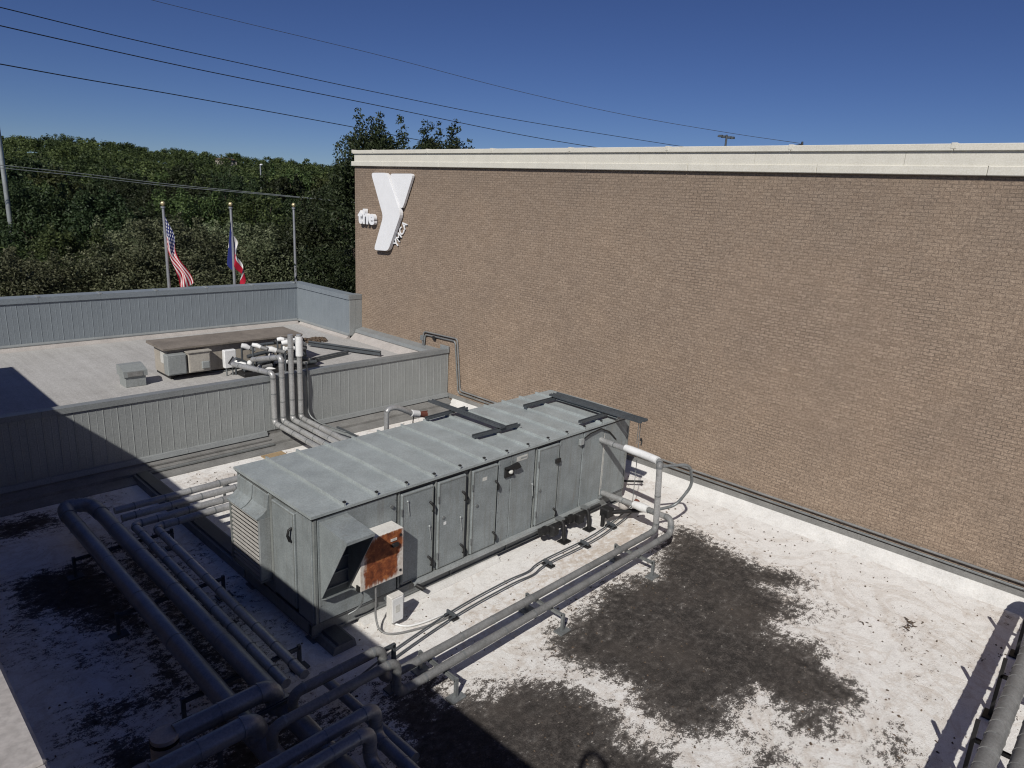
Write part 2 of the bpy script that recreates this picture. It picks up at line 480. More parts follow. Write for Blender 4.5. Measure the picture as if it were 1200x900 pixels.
class MB:
    def __init__(self):
        self.v, self.f, self.smooth = [], [], []

    def add(self, vs, fs, smooth=False):
        o = len(self.v)
        self.v += [tuple(map(float, p)) for p in vs]
        self.f += [tuple(i + o for i in q) for q in fs]
        self.smooth += [smooth] * len(fs)
        return self

    def box(self, x0, x1, y0, y1, z0, z1, bev=0.0):
        x0, x1 = min(x0, x1), max(x0, x1); y0, y1 = min(y0, y1), max(y0, y1); z0, z1 = min(z0, z1), max(z0, z1)
        if bev <= 0:
            vs = [(x0, y0, z0), (x1, y0, z0), (x1, y1, z0), (x0, y1, z0), (x0, y0, z1), (x1, y0, z1), (x1, y1, z1), (x0, y1, z1)]
            return self.add(vs, [(0, 3, 2, 1), (4, 5, 6, 7), (0, 1, 5, 4), (1, 2, 6, 5), (2, 3, 7, 6), (3, 0, 4, 7)])
        b = min(bev, (x1 - x0) * .45, (y1 - y0) * .45, (z1 - z0) * .45)
        # chamfered box: 24 verts
        vs, idx = [], {}
        X, Y, Z = (x0, x1), (y0, y1), (z0, z1)
        for i in (0, 1):
            for j in (0, 1):
                for k in (0, 1):
                    sx, sy, sz = (1 - 2 * i) * b, (1 - 2 * j) * b, (1 - 2 * k) * b
                    for ax, pnt in enumerate(((X[i], Y[j] + sy, Z[k] + sz), (X[i] + sx, Y[j], Z[k] + sz), (X[i] + sx, Y[j] + sy, Z[k]))):
                        idx[(i, j, k, ax)] = len(vs); vs.append(pnt)
        F = []
        for s in (0, 1):
            q = [idx[(s, 0, 0, 0)], idx[(s, 1, 0, 0)], idx[(s, 1, 1, 0)], idx[(s, 0, 1, 0)]]; F.append(q if s else q[::-1])
            q = [idx[(0, s, 0, 1)], idx[(1, s, 0, 1)], idx[(1, s, 1, 1)], idx[(0, s, 1, 1)]]; F.append(q[::-1] if s else q)
            q = [idx[(0, 0, s, 2)], idx[(1, 0, s, 2)], idx[(1, 1, s, 2)], idx[(0, 1, s, 2)]]; F.append(q if s else q[::-1])
        for a in (0, 1):
            for c in (0, 1):
                F.append([idx[(a, c, 0, 0)], idx[(a, c, 1, 0)], idx[(a, c, 1, 1)], idx[(a, c, 0, 1)]])
                F.append([idx[(a, 0, c, 0)], idx[(a, 1, c, 0)], idx[(a, 1, c, 2)], idx[(a, 0, c, 2)]])
                F.append([idx[(0, a, c, 1)], idx[(1, a, c, 1)], idx[(1, a, c, 2)], idx[(0, a, c, 2)]])
        for i in (0, 1):
            for j in (0, 1):
                for k in (0, 1):
                    F.append([idx[(i, j, k, 0)], idx[(i, j, k, 1)], idx[(i, j, k, 2)]])
        # orient outward
        c = Vector(((x0 + x1) / 2, (y0 + y1) / 2, (z0 + z1) / 2))
        G = []
        for q in F:
            a0, a1, a2 = (Vector(vs[q[n]]) for n in (0, 1, 2))
            nn = (a1 - a0).cross(a2 - a0)
            G.append(tuple(q) if nn.dot(a0 - c) > 0 else tuple(q[::-1]))
        return self.add(vs, G)

    def prism(self, poly, axis, a, b):
        """poly: 2D outline; axis the extrusion axis; coords fill the remaining axes in order"""
        def P(q, t):
            if axis == 'x': return (t, q[0], q[1])
            if axis == 'y': return (q[0], t, q[1])
            return (q[0], q[1], t)
        n = len(poly)
        area = sum(poly[i][0] * poly[(i + 1) % n][1] - poly[(i + 1) % n][0] * poly[i][1] for i in range(n))
        if (area < 0) != (axis == 'y'): poly = poly[::-1]
        if a > b: a, b = b, a
        vs = [P(q, a) for q in poly] + [P(q, b) for q in poly]
        fs = [tuple(range(n))[::-1], tuple(range(n, 2 * n))] + [(i, (i + 1) % n, n + (i + 1) % n, n + i) for i in range(n)]
        return self.add(vs, fs)

    def tube(self, pts, r, seg=14, cap=True, smooth=True):
        pts = [Vector(p) for p in pts]
        rr = r if isinstance(r, (list, tuple)) else [r] * len(pts)
        vs, fs = [], []
        up = None
        for i, p in enumerate(pts):
            d = (pts[min(i + 1, len(pts) - 1)] - pts[max(i - 1, 0)]).normalized()
            if up is None:
                up = Vector((0, 0, 1)) if abs(d.z) < 0.9 else Vector((1, 0, 0))
            s = d.cross(up).normalized()
            up = s.cross(d).normalized()
            for k in range(seg):
                a = 2 * math.pi * k / seg
                vs.append(p + (s * math.cos(a) + up * math.sin(a)) * rr[i])
        for i in range(len(pts) - 1):
            for k in range(seg):
                k2 = (k + 1) % seg
                fs.append((i * seg + k, i * seg + k2, (i + 1) * seg + k2, (i + 1) * seg + k))
        self.add(vs, fs, smooth)
        if cap:
            self.add(vs[:seg], [tuple(range(seg))], False)
            self.add(vs[-seg:], [tuple(range(seg))[::-1]], False)
        return self

    def bar(self, p, q, w, h=None):
        """square bar from p to q"""
        h = h or w
        p, q = Vector(p), Vector(q)
        d = (q - p).normalized()
        up = Vector((0, 0, 1)) if abs(d.z) < 0.9 else Vector((1, 0, 0))
        s = d.cross(up).normalized() * w / 2
        t = s.cross(d).normalized() * h / 2
        vs = [p - s - t, p + s - t, p + s + t, p - s + t, q - s - t, q + s - t, q + s + t, q - s + t]
        return self.add(vs, [(0, 1, 2, 3), (7, 6, 5, 4), (0, 4, 5, 1), (1, 5, 6, 2), (2, 6, 7, 3), (3, 7, 4, 0)])

    def sphere(self, c, r, seg=10, ring=7, sc=(1, 1, 1)):
        vs, fs = [], []
        for i in range(ring + 1):
            th = math.pi * i / ring
            for k in range(seg):
                a = 2 * math.pi * k / seg
                vs.append((c[0] + r * sc[0] * math.sin(th) * math.cos(a), c[1] + r * sc[1] * math.sin(th) * math.sin(a), c[2] + r * sc[2] * math.cos(th)))
        for i in range(ring):
            for k in range(seg):
                fs.append((i * seg + k, (i + 1) * seg + k, (i + 1) * seg + (k + 1) % seg, i * seg + (k + 1) % seg))
        return self.add(vs, fs, True)

    def mesh(self, name, off=(0, 0, 0)):
        me = bpy.data.meshes.new(name)
        o = off
        me.from_pydata([(p[0] - o[0], p[1] - o[1], p[2] - o[2]) for p in self.v], [], self.f)
        me.polygons.foreach_set('use_smooth', self.smooth)
        me.update()
        return me


def root_loc(o):
    while o.parent:
        o = o.parent
    return tuple(o.location)


def link(name, me, mat, parent=None):
    ob = bpy.data.objects.new(name, me)
    COL.objects.link(ob)
    if mat and not me.materials:
        me.materials.append(MAT[mat])
    if parent is not None:
        ob.parent = parent
    return ob


def part(name, mb, mat, parent, label=None):
    o = link(name, mb.mesh(name, root_loc(parent)), mat, parent)
    if label: o['label'] = label
    return o


def tag(o, label, cat, group=None):
    o['label'] = label
    o['category'] = cat
    if group: o['group'] = group
    return o


def thing(name, label, cat, loc, group=None):
    o = bpy.data.objects.new(name, None)
    o.empty_display_size = 0.2
    COL.objects.link(o)
    o.location = [float(q) for q in loc]
    return tag(o, label, cat, group)


def solo(name, mb, mat, label, cat, loc=(0, 0, 0), group=None):
    loc = [float(q) for q in loc]
    o = link(name, mb.mesh(name, loc), mat)
    o.location = loc
    return tag(o, label, cat, group)


def struct(name, mb, mat):
    o = link(name, mb.mesh(name), mat)
    o['kind'] = 'structure'
    return o


def B(*a, **k):
    return MB().box(*a, **k)


# ------------------------------------------------------------------ ground, hills
GZ = -5.0


def hill(x, y):
    d = math.hypot(x - CAM[0], y - CAM[1])
    az = math.degrees(math.atan2(y - CAM[1], x - CAM[0]))
    t = min(max((d - 150) / 520, 0), 1)
    t = t * t * (3 - 2 * t)
    s = float(np.interp(az, [45, 59, 64, 69, 72, 75, 79, 90, 110], [20, 21, 21.5, 23, 25, 27.5, 24, 22, 18]))
    return GZ + t * s


mb = MB()
rings = [0, 20, 40, 60, 80, 110, 150, 190, 230, 280, 330, 380, 440, 500, 560, 620, 680, 760, 900, 1200, 1800, 3000, 6000]
NA = 180
vs = []
for r_ in rings:
    for k in range(NA):
        a = 2 * math.pi * k / NA
        x, y = CAM[0] + r_ * math.cos(a), CAM[1] + r_ * math.sin(a)
        z = hill(x, y)
        if r_ > 800: z = max(GZ, z - (r_ - 760) * 0.02) if r_ < 3000 else GZ - 20
        vs.append((x, y, z))
fs = []
for i in range(len(rings) - 1):
    for k in range(NA):
        fs.append((i * NA + k, (i + 1) * NA + k, (i + 1) * NA + (k + 1) % NA, i * NA + (k + 1) % NA))
mb.add(vs, fs, True)
struct('terrain', mb, 'grass')

# ------------------------------------------------------------------ lower roof deck with map of stains and some painted shade
XW = 10.457       # brick wall plane
YM = 8.876        # divider parapet plane
XE = -4.55        # face of the taller building the photographer stands on


def w6(l, ox=700, oy=560, s=0.41667):
    return [tuple(onz(ox + a * s, oy + b * s, 0.0)[:2]) for a, b in l]


stain_shade_polys = [
    (1.0, w6([(215, 130), (270, 150), (330, 185), (400, 220), (470, 250), (560, 265), (585, 300), (540, 312), (490, 312), (560, 340), (580, 360), (540, 390), (500, 410), (500, 440), (560, 455), (625, 450), (645, 490), (640, 530), (700, 570), (750, 620), (740, 650), (670, 660), (660, 700), (590, 720), (545, 700), (550, 660), (480, 640), (470, 610), (400, 640), (370, 660), (390, 700), (330, 720), (260, 720), (200, 690), (150, 660), (90, 620), (70, 580), (20, 550), (-80, 520), (-150, 480), (-100, 420), (-40, 370), (20, 310), (90, 285), (150, 270), (175, 200)])),
    (0.55, w6([(570, 380), (630, 350), (680, 370), (660, 400), (600, 415)])),
    (0.8, w6([(380, 700), (450, 710), (440, 750), (390, 745)])),
    (0.8, w6([(480, 740), (540, 760), (555, 800), (500, 840), (420, 830), (450, 780)])),
    (0.6, w6([(790, 710), (850, 700), (880, 740), (900, 790), (850, 850), (780, 850), (760, 750)])),
    (1.0, w6([(-200, 560), (-60, 590), (40, 650), (60, 680), (120, 745), (200, 780), (230, 900), (-100, 950), (-500, 950), (-560, 760), (-480, 640)])),
    (0.36, w6([(855, 400), (900, 400), (940, 450), (870, 470), (850, 440)])),
    (0.38, w6([(895, 560), (930, 545), (950, 580), (905, 595)])),
    (0.36, w6([(1075, 370), (1110, 368), (1165, 395), (1140, 405), (1085, 388)])),
    (0.36, w6([(665, 540), (720, 530), (725, 560), (680, 570)])),
    (0.30, w6([(1015, 480), (1090, 490), (1080, 520), (1020, 510)])),
]
stain_shade_polys += [(wt, w6(l, 0, 540)) for wt, l in [  # shaded side: stains plus darkening painted in to deepen the shade
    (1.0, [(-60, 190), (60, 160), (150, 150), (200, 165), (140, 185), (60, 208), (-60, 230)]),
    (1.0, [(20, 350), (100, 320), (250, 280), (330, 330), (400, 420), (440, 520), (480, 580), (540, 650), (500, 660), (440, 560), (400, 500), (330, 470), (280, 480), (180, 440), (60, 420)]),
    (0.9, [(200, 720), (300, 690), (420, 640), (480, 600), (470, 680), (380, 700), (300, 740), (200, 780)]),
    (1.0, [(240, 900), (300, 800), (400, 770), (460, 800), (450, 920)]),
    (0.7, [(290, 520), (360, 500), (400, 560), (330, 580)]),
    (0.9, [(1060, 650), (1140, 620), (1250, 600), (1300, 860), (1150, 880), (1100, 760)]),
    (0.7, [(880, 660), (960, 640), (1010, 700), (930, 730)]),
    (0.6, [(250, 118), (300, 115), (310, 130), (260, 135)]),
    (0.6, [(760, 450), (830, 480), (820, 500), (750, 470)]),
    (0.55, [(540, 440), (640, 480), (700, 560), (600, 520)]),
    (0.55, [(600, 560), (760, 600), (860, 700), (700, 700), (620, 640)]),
    (0.62, [(250, 200), (420, 210), (560, 330), (740, 500), (830, 640), (760, 760), (560, 700), (430, 520), (330, 330)]),  # darkening added under the pipe pair, painted to deepen the shade
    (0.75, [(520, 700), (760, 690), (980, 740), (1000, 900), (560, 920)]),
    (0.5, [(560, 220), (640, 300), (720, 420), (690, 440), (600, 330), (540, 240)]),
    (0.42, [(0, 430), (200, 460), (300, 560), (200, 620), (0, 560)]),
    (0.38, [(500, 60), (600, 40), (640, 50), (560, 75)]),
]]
tan_polys = [w6(l, 0, 0, 1) for l in [
    [(655, 640), (740, 600), (775, 620), (745, 660), (690, 672), (600, 720), (560, 750), (530, 735)],
    [(318, 517), (345, 505), (362, 512), (335, 528)],
    [(150, 0), (151, 0), (150, 1)]][:2]]


def poly_sd(px, py, poly):
    """signed distance field (positive inside)"""
    d = np.full(px.shape, 1e9)
    ins = np.zeros(px.shape, bool)
    n = len(poly)
    for i in range(n):
        ax, ay = poly[i]; bx, by = poly[(i + 1) % n]
        ex, ey = bx - ax, by - ay
        t = np.clip(((px - ax) * ex + (py - ay) * ey) / (ex * ex + ey * ey + 1e-12), 0, 1)
        d = np.minimum(d, np.hypot(px - ax - t * ex, py - ay - t * ey))
        c = ((ay > py) != (by > py)) & (px < (bx - ax) * (py - ay) / (by - ay + 1e-12) + ax)
        ins ^= c
    return np.where(ins, d, -d)


NX, NY = 200, 300
gx = np.linspace(XE, XW, NX)
gy = np.linspace(-14, YM, NY)
PX, PY = np.meshgrid(gx, gy, indexing='ij')
stain = np.zeros(PX.shape)  # roof stains plus the darkening that deepens the shaded deck
for wt, poly in stain_shade_polys:
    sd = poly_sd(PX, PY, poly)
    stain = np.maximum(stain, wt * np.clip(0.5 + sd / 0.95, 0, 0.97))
tan = np.zeros(PX.shape)
for poly in tan_polys:
    tan = np.maximum(tan, np.clip(0.3 + poly_sd(PX, PY, poly) / 1.6, 0, 0.8))
dz = np.array([[0.012 * noise.noise((x * 0.5, y * 0.5, 3)) + 0.006 * noise.noise((x * 2.1, y * 2.1, 7)) for y in gy] for x in gx])
dz -= dz.max()
verts = np.stack([PX, PY, dz], -1).reshape(-1, 3)
idx = np.arange(NX * NY).reshape(NX, NY)
quads = np.stack([idx[:-1, :-1], idx[1:, :-1], idx[1:, 1:], idx[:-1, 1:]], -1).reshape(-1, 4)
me = bpy.data.meshes.new('roof_deck')
me.from_pydata(verts.tolist(), [], quads.tolist())
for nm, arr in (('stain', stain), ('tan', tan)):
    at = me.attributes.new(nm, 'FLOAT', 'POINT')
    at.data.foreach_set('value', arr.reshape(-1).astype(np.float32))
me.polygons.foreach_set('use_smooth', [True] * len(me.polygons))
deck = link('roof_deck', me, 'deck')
deck['kind'] = 'structure'
struct('building_base', B(XE, XW - 0.02, -14, YM, GZ - 1, -0.2), 'building_side')

# ------------------------------------------------------------------ left roof (beyond the divider parapet)
LRZ = 1.42
XL0 = -14.0
YF = 18.03
mb = MB()
mb.box(XL0, XW - 0.02, YM + 0.08, YF + 0.25, GZ - 1, LRZ)
struct('upper_roof', mb, 'grey_membrane')

# ------------------------------------------------------------------ taller building under the photographer
tb = thing('office_building', 'pale coping edge of the taller building in the lower left corner', 'building', (-9.5, 0, GZ))
part('wall', B(-14.0, XE - 0.04, -16, 13.60, GZ - 1, 5.03), 'building_side', tb)
seg = 2.44
y = -16.0
i = 0
while y < 13.6:
    part('coping', B(-5.12, XE, y + 0.004, min(y + seg, 13.66) - 0.004, 5.032, 5.15, bev=0.012), 'concrete', tb)
    y += seg
gr = thing('shadow_loop', 'unseen steel loop added above the coping to cast the loop shadow of the photographer', 'rail', (-4.72, -7.7, 5.15))  # added out of view; its shadow replaces that of the photographer
arc = [(-4.72, -7.93 + 0.2 * math.cos(t), 5.8 + 0.24 * math.sin(t)) for t in np.linspace(math.pi, 0, 14)]
part('loop', MB().tube([(-4.72, -8.13, 5.15)] + arc + [(-4.72, -7.73, 5.15)], 0.035, 10), 'pipe_grey', gr)
for yy in (-8.13, -7.73):
    part('foot_plate', B(-4.78, -4.66, yy - 0.06, yy + 0.06, 5.151, 5.165), 'pipe_grey', gr)

# ------------------------------------------------------------------ brick building
YB = 14.51
bb = thing('brick_building', 'tall tan brick building with cream metal cornice', 'building', (XW + 8, 0, GZ))
part('wall', B(XW, XW + 16, -24, YB, GZ - 1, 7.95), 'brick', bb)


def runs(a, b, step):
    out = []
    while a < b - 0.01:
        out.append((a, min(a + step, b))); a += step
    return out


# cornice: lower lip, fascia, top coping in ten-foot lengths
for (a, b) in runs(-24, YB + 0.10, 3.05):
    part('cornice_lip', B(XW - 0.095, XW + 0.0, a + 0.003, b - 0.003, 7.873, 8.04, bev=0.012), 'cream', bb)
for (a, b) in runs(-22.6, YB - 0.06, 3.05):
    part('fascia', B(XW - 0.06, XW + 0.3, a + 0.003, b - 0.003, 8.042, 8.30), 'cream', bb)
for (a, b) in runs(-23.4, YB - 0.02, 3.05):
    m_ = MB().box(XW - 0.115, XW + 0.45, a + 0.003, b - 0.003, 8.302, 8.43, bev=0.01)
    c_ = part('coping', m_, 'cream', bb)
    part('coping_joint', B(XW - 0.122, XW + 0.45, b - 0.05, b + 0.05, 8.335, 8.446, bev=0.006), 'cream', c_)
part('roof_slab', B(XW + 0.3, XW + 15.9, -23.9, YB - 0.1, 7.95, 8.1), 'flashing', bb)
# foot of the wall: metal counter-flashing and white membrane cant
for (a, b) in runs(-14, YM - 0.02, 3.05):
    part('counter_flashing', B(XW - 0.035, XW, a + 0.002, b - 0.002, 0.21, 0.37), 'flashing', bb)
part('membrane_cant', MB().prism([(XW - 0.30, -0.02), (XW - 0.20, 0.06), (XW - 0.05, 0.235), (XW - 0.004, 0.24), (XW - 0.004, -0.02)], 'y', -14, YM - 0.3), 'white_curb', bb)

# ------------------------------------------------------------------ wall sign
SX0, SX1 = XW - 0.02, XW - 0.19


def wp(u, v, x=SX1):
    q = onx(u, v, x); return (q[1], q[2])


def rounded(poly, r, n=4):
    out = []
    N = len(poly)
    for i in range(N):
        p0, p1, p2 = (Vector(poly[(i + k) % N]) for k in (-1, 0, 1))
        ra = min(r, 0.4 * (p0 - p1).length); rb_ = min(r, 0.4 * (p2 - p1).length)
        a = p1 + (p0 - p1).normalized() * ra
        b = p1 + (p2 - p1).normalized() * rb_
        for t in np.linspace(0, 1, n):
            out.append(tuple((1 - t) ** 2 * a + 2 * t * (1 - t) * p1 + t * t * b))
    return out


def zz(u, v): return 410 + u * 0.13333, 190 + v * 0.13333


sgn = thing('wall_sign', 'big white folded Y emblem mounted on the brick wall', 'sign', (XW - 0.1, 12.0, 4.0))
lp = [wp(*zz(*q)) for q in [(185, 93), (322, 93), (446, 455), (335, 780), (210, 772), (292, 478)]]
rp = [wp(*zz(*q)) for q in [(338, 100), (548, 100), (455, 402), (432, 402)]]
for nm, pl, x1 in (('long_arm', lp, SX1), ('short_arm', rp, SX1 + 0.05)):
    o = part(nm, MB().prism(rounded(pl, 0.16), 'x', x1, SX0 - 0.03), 'sign_white', sgn)


def glyph(ch, size, extrude, offset=0.0, shear=0.0):
    cu = bpy.data.curves.new('glyph', 'FONT')
    cu.body = ch
    cu.size = size
    cu.extrude = extrude
    cu.offset = offset
    cu.shear = shear
    cu.resolution_u = 4
    ob = bpy.data.objects.new('glyph', cu)
    COL.objects.link(ob)
    dg = bpy.context.evaluated_depsgraph_get()
    dg.update()
    me = bpy.data.meshes.new_from_object(ob.evaluated_get(dg))
    w = max(v.co.x for v in me.vertices), min(v.co.x for v in me.vertices)
    bpy.data.objects.remove(ob)
    bpy.data.curves.remove(cu)
    return me, w


def letters(text, origin, up, size, depth, mat, name, label, offset=0.0, gap=0.03, cat='sign', shear=0.0):
    """letters on the brick wall: origin (Y,Z) baseline start, up = unit (Y,Z) of letter up; wall faces -X so text runs toward -Y"""
    up = Vector((0, up[0], up[1])).normalized()
    out = Vector((-1, 0, 0))
    right = up.cross(out)
    base = Vector((XW - 0.03 - depth / 2, origin[0], origin[1]))
    t = thing(name, label, cat, base)
    x = 0.0
    for ch in text:
        me, (xm, xn) = glyph(ch, size, depth / 2, offset, shear)
        M = Matrix(((right.x, up.x, out.x, 0), (right.y, up.y, out.y, 0), (right.z, up.z, out.z, 0), (0, 0, 0, 1)))
        me.transform(Matrix.Translation((x - xn, 0, 0)))
        me.transform(M)
        o = link('letter', me, mat, t)
        x += xm - xn + gap
    return t


o_ = wp(*zz(64, 530), x=XW - 0.2)
e_ = wp(*zz(240, 540), x=XW - 0.2)
letters('the', o_, (0, 1), 0.72, 0.14, 'sign_white', 'sign_lettering', 'small raised white word the, left of the Y emblem', offset=0.03, gap=0.03)
a_ = wp(*zz(408, 757), x=XW - 0.07)
b_ = wp(*zz(478, 600), x=XW - 0.07)
dv = Vector((b_[0] - a_[0], b_[1] - a_[1])).normalized()
# text direction dv = right; up = rotate so that up x out = right
upv = (dv[1], -dv[0])
tu = Vector((0, upv[0], upv[1])).cross(Vector((-1, 0, 0)))
if tu.y * dv[0] + tu.z * dv[1] < 0: upv = (-upv[0], -upv[1])
letters('YMCA', a_, upv, 0.37, 0.03, 'sign_white', 'sign_lettering', 'small flat white capital letters slanting up beside the Y emblem stem', offset=0.004, gap=0.03)

# ------------------------------------------------------------------ divider parapet between the two roofs
pm = thing('parapet_wall', 'near grey ribbed metal parapet dividing the two roofs', 'parapet', (3, YM, 0))
part('core', B(XE + 0.02, XW - 0.03, YM + 0.03, YM + 0.30, 0.0, 1.86), 'flashing', pm)
PW = 0.305


def panel_mesh(w, z0, z1, mat):
    m = MB()
    # shallow standing-seam pan: flat field, raised lip at one side
    m.box(0.002, w - 0.002, -0.0, 0.028, z0, z1)
    m.prism([(w - 0.030, 0.0), (w - 0.018, -0.007), (w - 0.010, -0.007), (w - 0.003, 0.0)], 'z', z0, z1)
    m.prism([(w * 0.5 - 0.012, 0.0), (w * 0.5, -0.004), (w * 0.5 + 0.012, 0.0)], 'z', z0, z1)
    me = m.mesh('siding_panel')
    me.materials.append(MAT[mat])
    return me


sm = panel_mesh(PW, 0.372, 1.83, 'siding')
x = XE + 0.03
while x < XW - 0.06:
    o = link('siding_panel', sm, None, pm)
    o.location = (x - pm.location.x, 0, 0)
    if x + PW > XW: o.scale.x = (XW - x - 0.02) / PW
    x += PW
for (a, b) in runs(XE + 0.02, XW - 0.03, 3.05):
    part('cap', MB().prism([(YM - 0.04, 1.81), (YM - 0.04, 1.945), (YM + 0.35, 1.90), (YM + 0.35, 1.78), (YM + 0.335, 1.78), (YM + 0.32, 1.862), (YM - 0.025, 1.862), (YM - 0.025, 1.81)], 'x', a + 0.003, b - 0.003), 'siding_cap', pm)
part('end_block', B(XW - 0.10, XW - 0.031, YM - 0.055, YM + 0.37, 1.80, 2.03, bev=0.01), 'siding_cap', pm)
for (a, b) in runs(XE + 0.02, 3.75, 3.05) + runs(5.0, XW - 0.04, 3.05):
    part('base_flashing', MB().prism([(YM - 0.02, 0.385), (YM - 0.05, 0.37), (YM - 0.10, 0.26), (YM + 0.02, 0.26), (YM + 0.02, 0.385)], 'x', a + 0.003, b - 0.003), 'siding_cap', pm)
part('membrane_turnup', MB().prism([(YM + 0.03, 0.26), (YM - 0.04, 0.259), (YM - 0.10, 0.20), (YM - 0.34, 0.13), (YM - 0.36, -0.02), (YM + 0.03, -0.02)], 'x', XE, XW - 0.06), 'flashing', pm)
part('membrane_band', MB().prism([(YM - 0.361, 0.07), (YM - 0.50, 0.055), (YM - 0.72, 0.012), (YM - 0.72, -0.02), (YM - 0.361, -0.02)], 'x', XE, XW - 0.3), 'flashing', pm)
# wooden sleepers / rails lying along its foot
for k, (x0, x1, yy, zz0, ww) in enumerate([(0.55, 3.75, YM - 0.20, 0.165, 0.10), (0.5, 3.75, YM - 0.42, 0.08, 0.07)]):
    solo('long_sleeper', B(x0, x1, yy - ww / 2, yy + ww / 2, zz0, zz0 + 0.055, bev=0.008), ('flashing', 'base_steel')[k],
         ['upper grey flashing rail along the foot of the near parapet', 'lower dark rail along the foot of the near parapet'][k], 'rail', (x0, yy, zz0))

# ------------------------------------------------------------------ far parapet with its return
FT, FL, FB, XR = 3.142, 2.936, 1.588, 9.895
pf = thing('parapet_wall', 'far grey ribbed metal parapet in front of the trees', 'parapet', (2, YF, LRZ))
part('core', B(XL0, XR - 0.0, YF + 0.03, YF + 0.28, LRZ - 0.1, FT - 0.06), 'ahu_core', pf)
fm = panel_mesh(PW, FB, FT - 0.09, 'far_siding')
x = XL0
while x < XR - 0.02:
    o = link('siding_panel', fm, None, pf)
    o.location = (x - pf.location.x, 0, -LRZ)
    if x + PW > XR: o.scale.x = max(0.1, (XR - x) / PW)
    x += PW
for (a, b) in runs(XL0, XR - 0.05, 1.83):
    c_ = part('cap', MB().prism([(YF - 0.04, FL), (YF - 0.04, FT - 0.03), (YF + 0.32, FT), (YF + 0.32, FL), (YF + 0.30, FL), (YF + 0.30, FT - 0.05), (YF - 0.025, FT - 0.055), (YF - 0.025, FL)], 'x', a + 0.003, b - 0.003), 'far_siding', pf)
    part('cap_joint', B(b - 0.04, b + 0.04, YF - 0.046, YF + 0.325, FT - 0.032, FT + 0.008), 'galv_bright', c_)
part('base_flashing', MB().prism([(YF, FB + 0.03), (YF - 0.07, FB - 0.02), (YF - 0.07, FB - 0.05), (YF + 0.02, FB - 0.05)], 'x', XL0, XR - 0.04), 'siding_cap', pf)
part('membrane_turnup', MB().prism([(YF + 0.02, FB - 0.051), (YF - 0.05, FB - 0.051), (YF - 0.14, LRZ + 0.02), (YF - 0.32, LRZ - 0.01), (YF + 0.02, LRZ - 0.01)], 'x', XL0, XR - 0.04), 'concrete', pf)
# return leg running back toward the brick wall
RY0, RX0, RX1 = 14.12, 9.88, XR
pr = thing('parapet_wall', 'short return leg of the far parapet meeting the brick wall', 'parapet', (XR, 16, LRZ))
part('core', B(XR + 0.03, XR + 0.28, RY0 + 0.05, YF + 0.27, LRZ - 0.1, FT - 0.06), 'ahu_core', pr)
rm = panel_mesh(PW, FB, FT - 0.09, 'far_siding')
yy = YF
while yy > RY0 + 0.02:
    o = link('siding_panel', rm, None, pr)
    o.rotation_euler.z = -math.pi / 2
    o.location = (0, yy - pr.location.y, -LRZ)
    if yy - PW < RY0: o.scale.x = max(0.1, (yy - RY0) / PW)
    yy -= PW
for (a, b) in runs(RY0 + 0.0, YF + 0.3, 1.9):
    part('cap', MB().prism([(XR - 0.04, FL), (XR - 0.04, FT - 0.03), (XR + 0.32, FT + 0.002), (XR + 0.32, FL), (XR + 0.30, FL), (XR + 0.30, FT - 0.05), (XR - 0.025, FT - 0.055), (XR - 0.025, FL)], 'y', a + 0.003, b - 0.003), 'far_siding', pr)
part('base_flashing', MB().prism([(XR, FB + 0.03), (XR - 0.07, FB - 0.02), (XR - 0.07, FB - 0.05), (XR + 0.02, FB - 0.05)], 'y', RY0 - 0.02, YF - 0.08), 'siding_cap', pr)
part('membrane_turnup', MB().prism([(XR + 0.02, FB - 0.051), (XR - 0.05, FB - 0.051), (XR - 0.14, LRZ + 0.02), (XR - 0.32, LRZ - 0.01), (XR + 0.02, LRZ - 0.01)], 'y', RY0, YF - 0.3), 'concrete', pr)
x = XR
for k in range(2):
    part('end_panel', B(x + 0.004, x + 0.275, RY0 - 0.03 - 0.002 * k, RY0 + 0.05, FB - 0.05, FT - 0.10), 'siding', pr)
    x += 0.28
part('end_cap', B(XR - 0.03, XW - 0.01, RY0 - 0.05, RY0 + 0.30, FL, FT - 0.02, bev=0.01), 'siding_cap', pr)
# low curb along the brick wall on the far roof
cb = thing('wall_curb', 'low grey metal curb along the brick wall on the far roof', 'curb', (10.2, 11.5, LRZ))
for (a, b) in runs(YM + 0.36, RY0 - 0.06, 2.4):
    part('curb_cap', MB().prism([(10.10, LRZ + 0.26), (10.14, LRZ + 0.36), (XW - 0.004, LRZ + 0.42), (XW - 0.004, LRZ + 0.24), (10.10, LRZ + 0.24)], 'y', a + 0.003, b - 0.003), 'siding_cap', cb)
part('curb_face', MB().prism([(9.86, LRZ - 0.01), (9.90, LRZ + 0.03), (10.14, LRZ + 0.238), (XW - 0.006, LRZ + 0.238), (XW - 0.006, LRZ - 0.01)], 'y', YM + 0.36, RY0 - 0.06), 'concrete', cb)

# ------------------------------------------------------------------ air handler
L, W, ZE, ZB = 8.5, 2.589, 2.25, 0.336
IN = 0.05
ah = thing('air_handler', 'long grey sheet metal rooftop air handler with ribbed roof', 'air handler', (L / 2, W / 2, 0))
part('cabinet_core', B(IN + 0.03, L - IN - 0.03, IN + 0.03, W - IN, ZB, ZE - 0.065), 'ahu_core', ah)
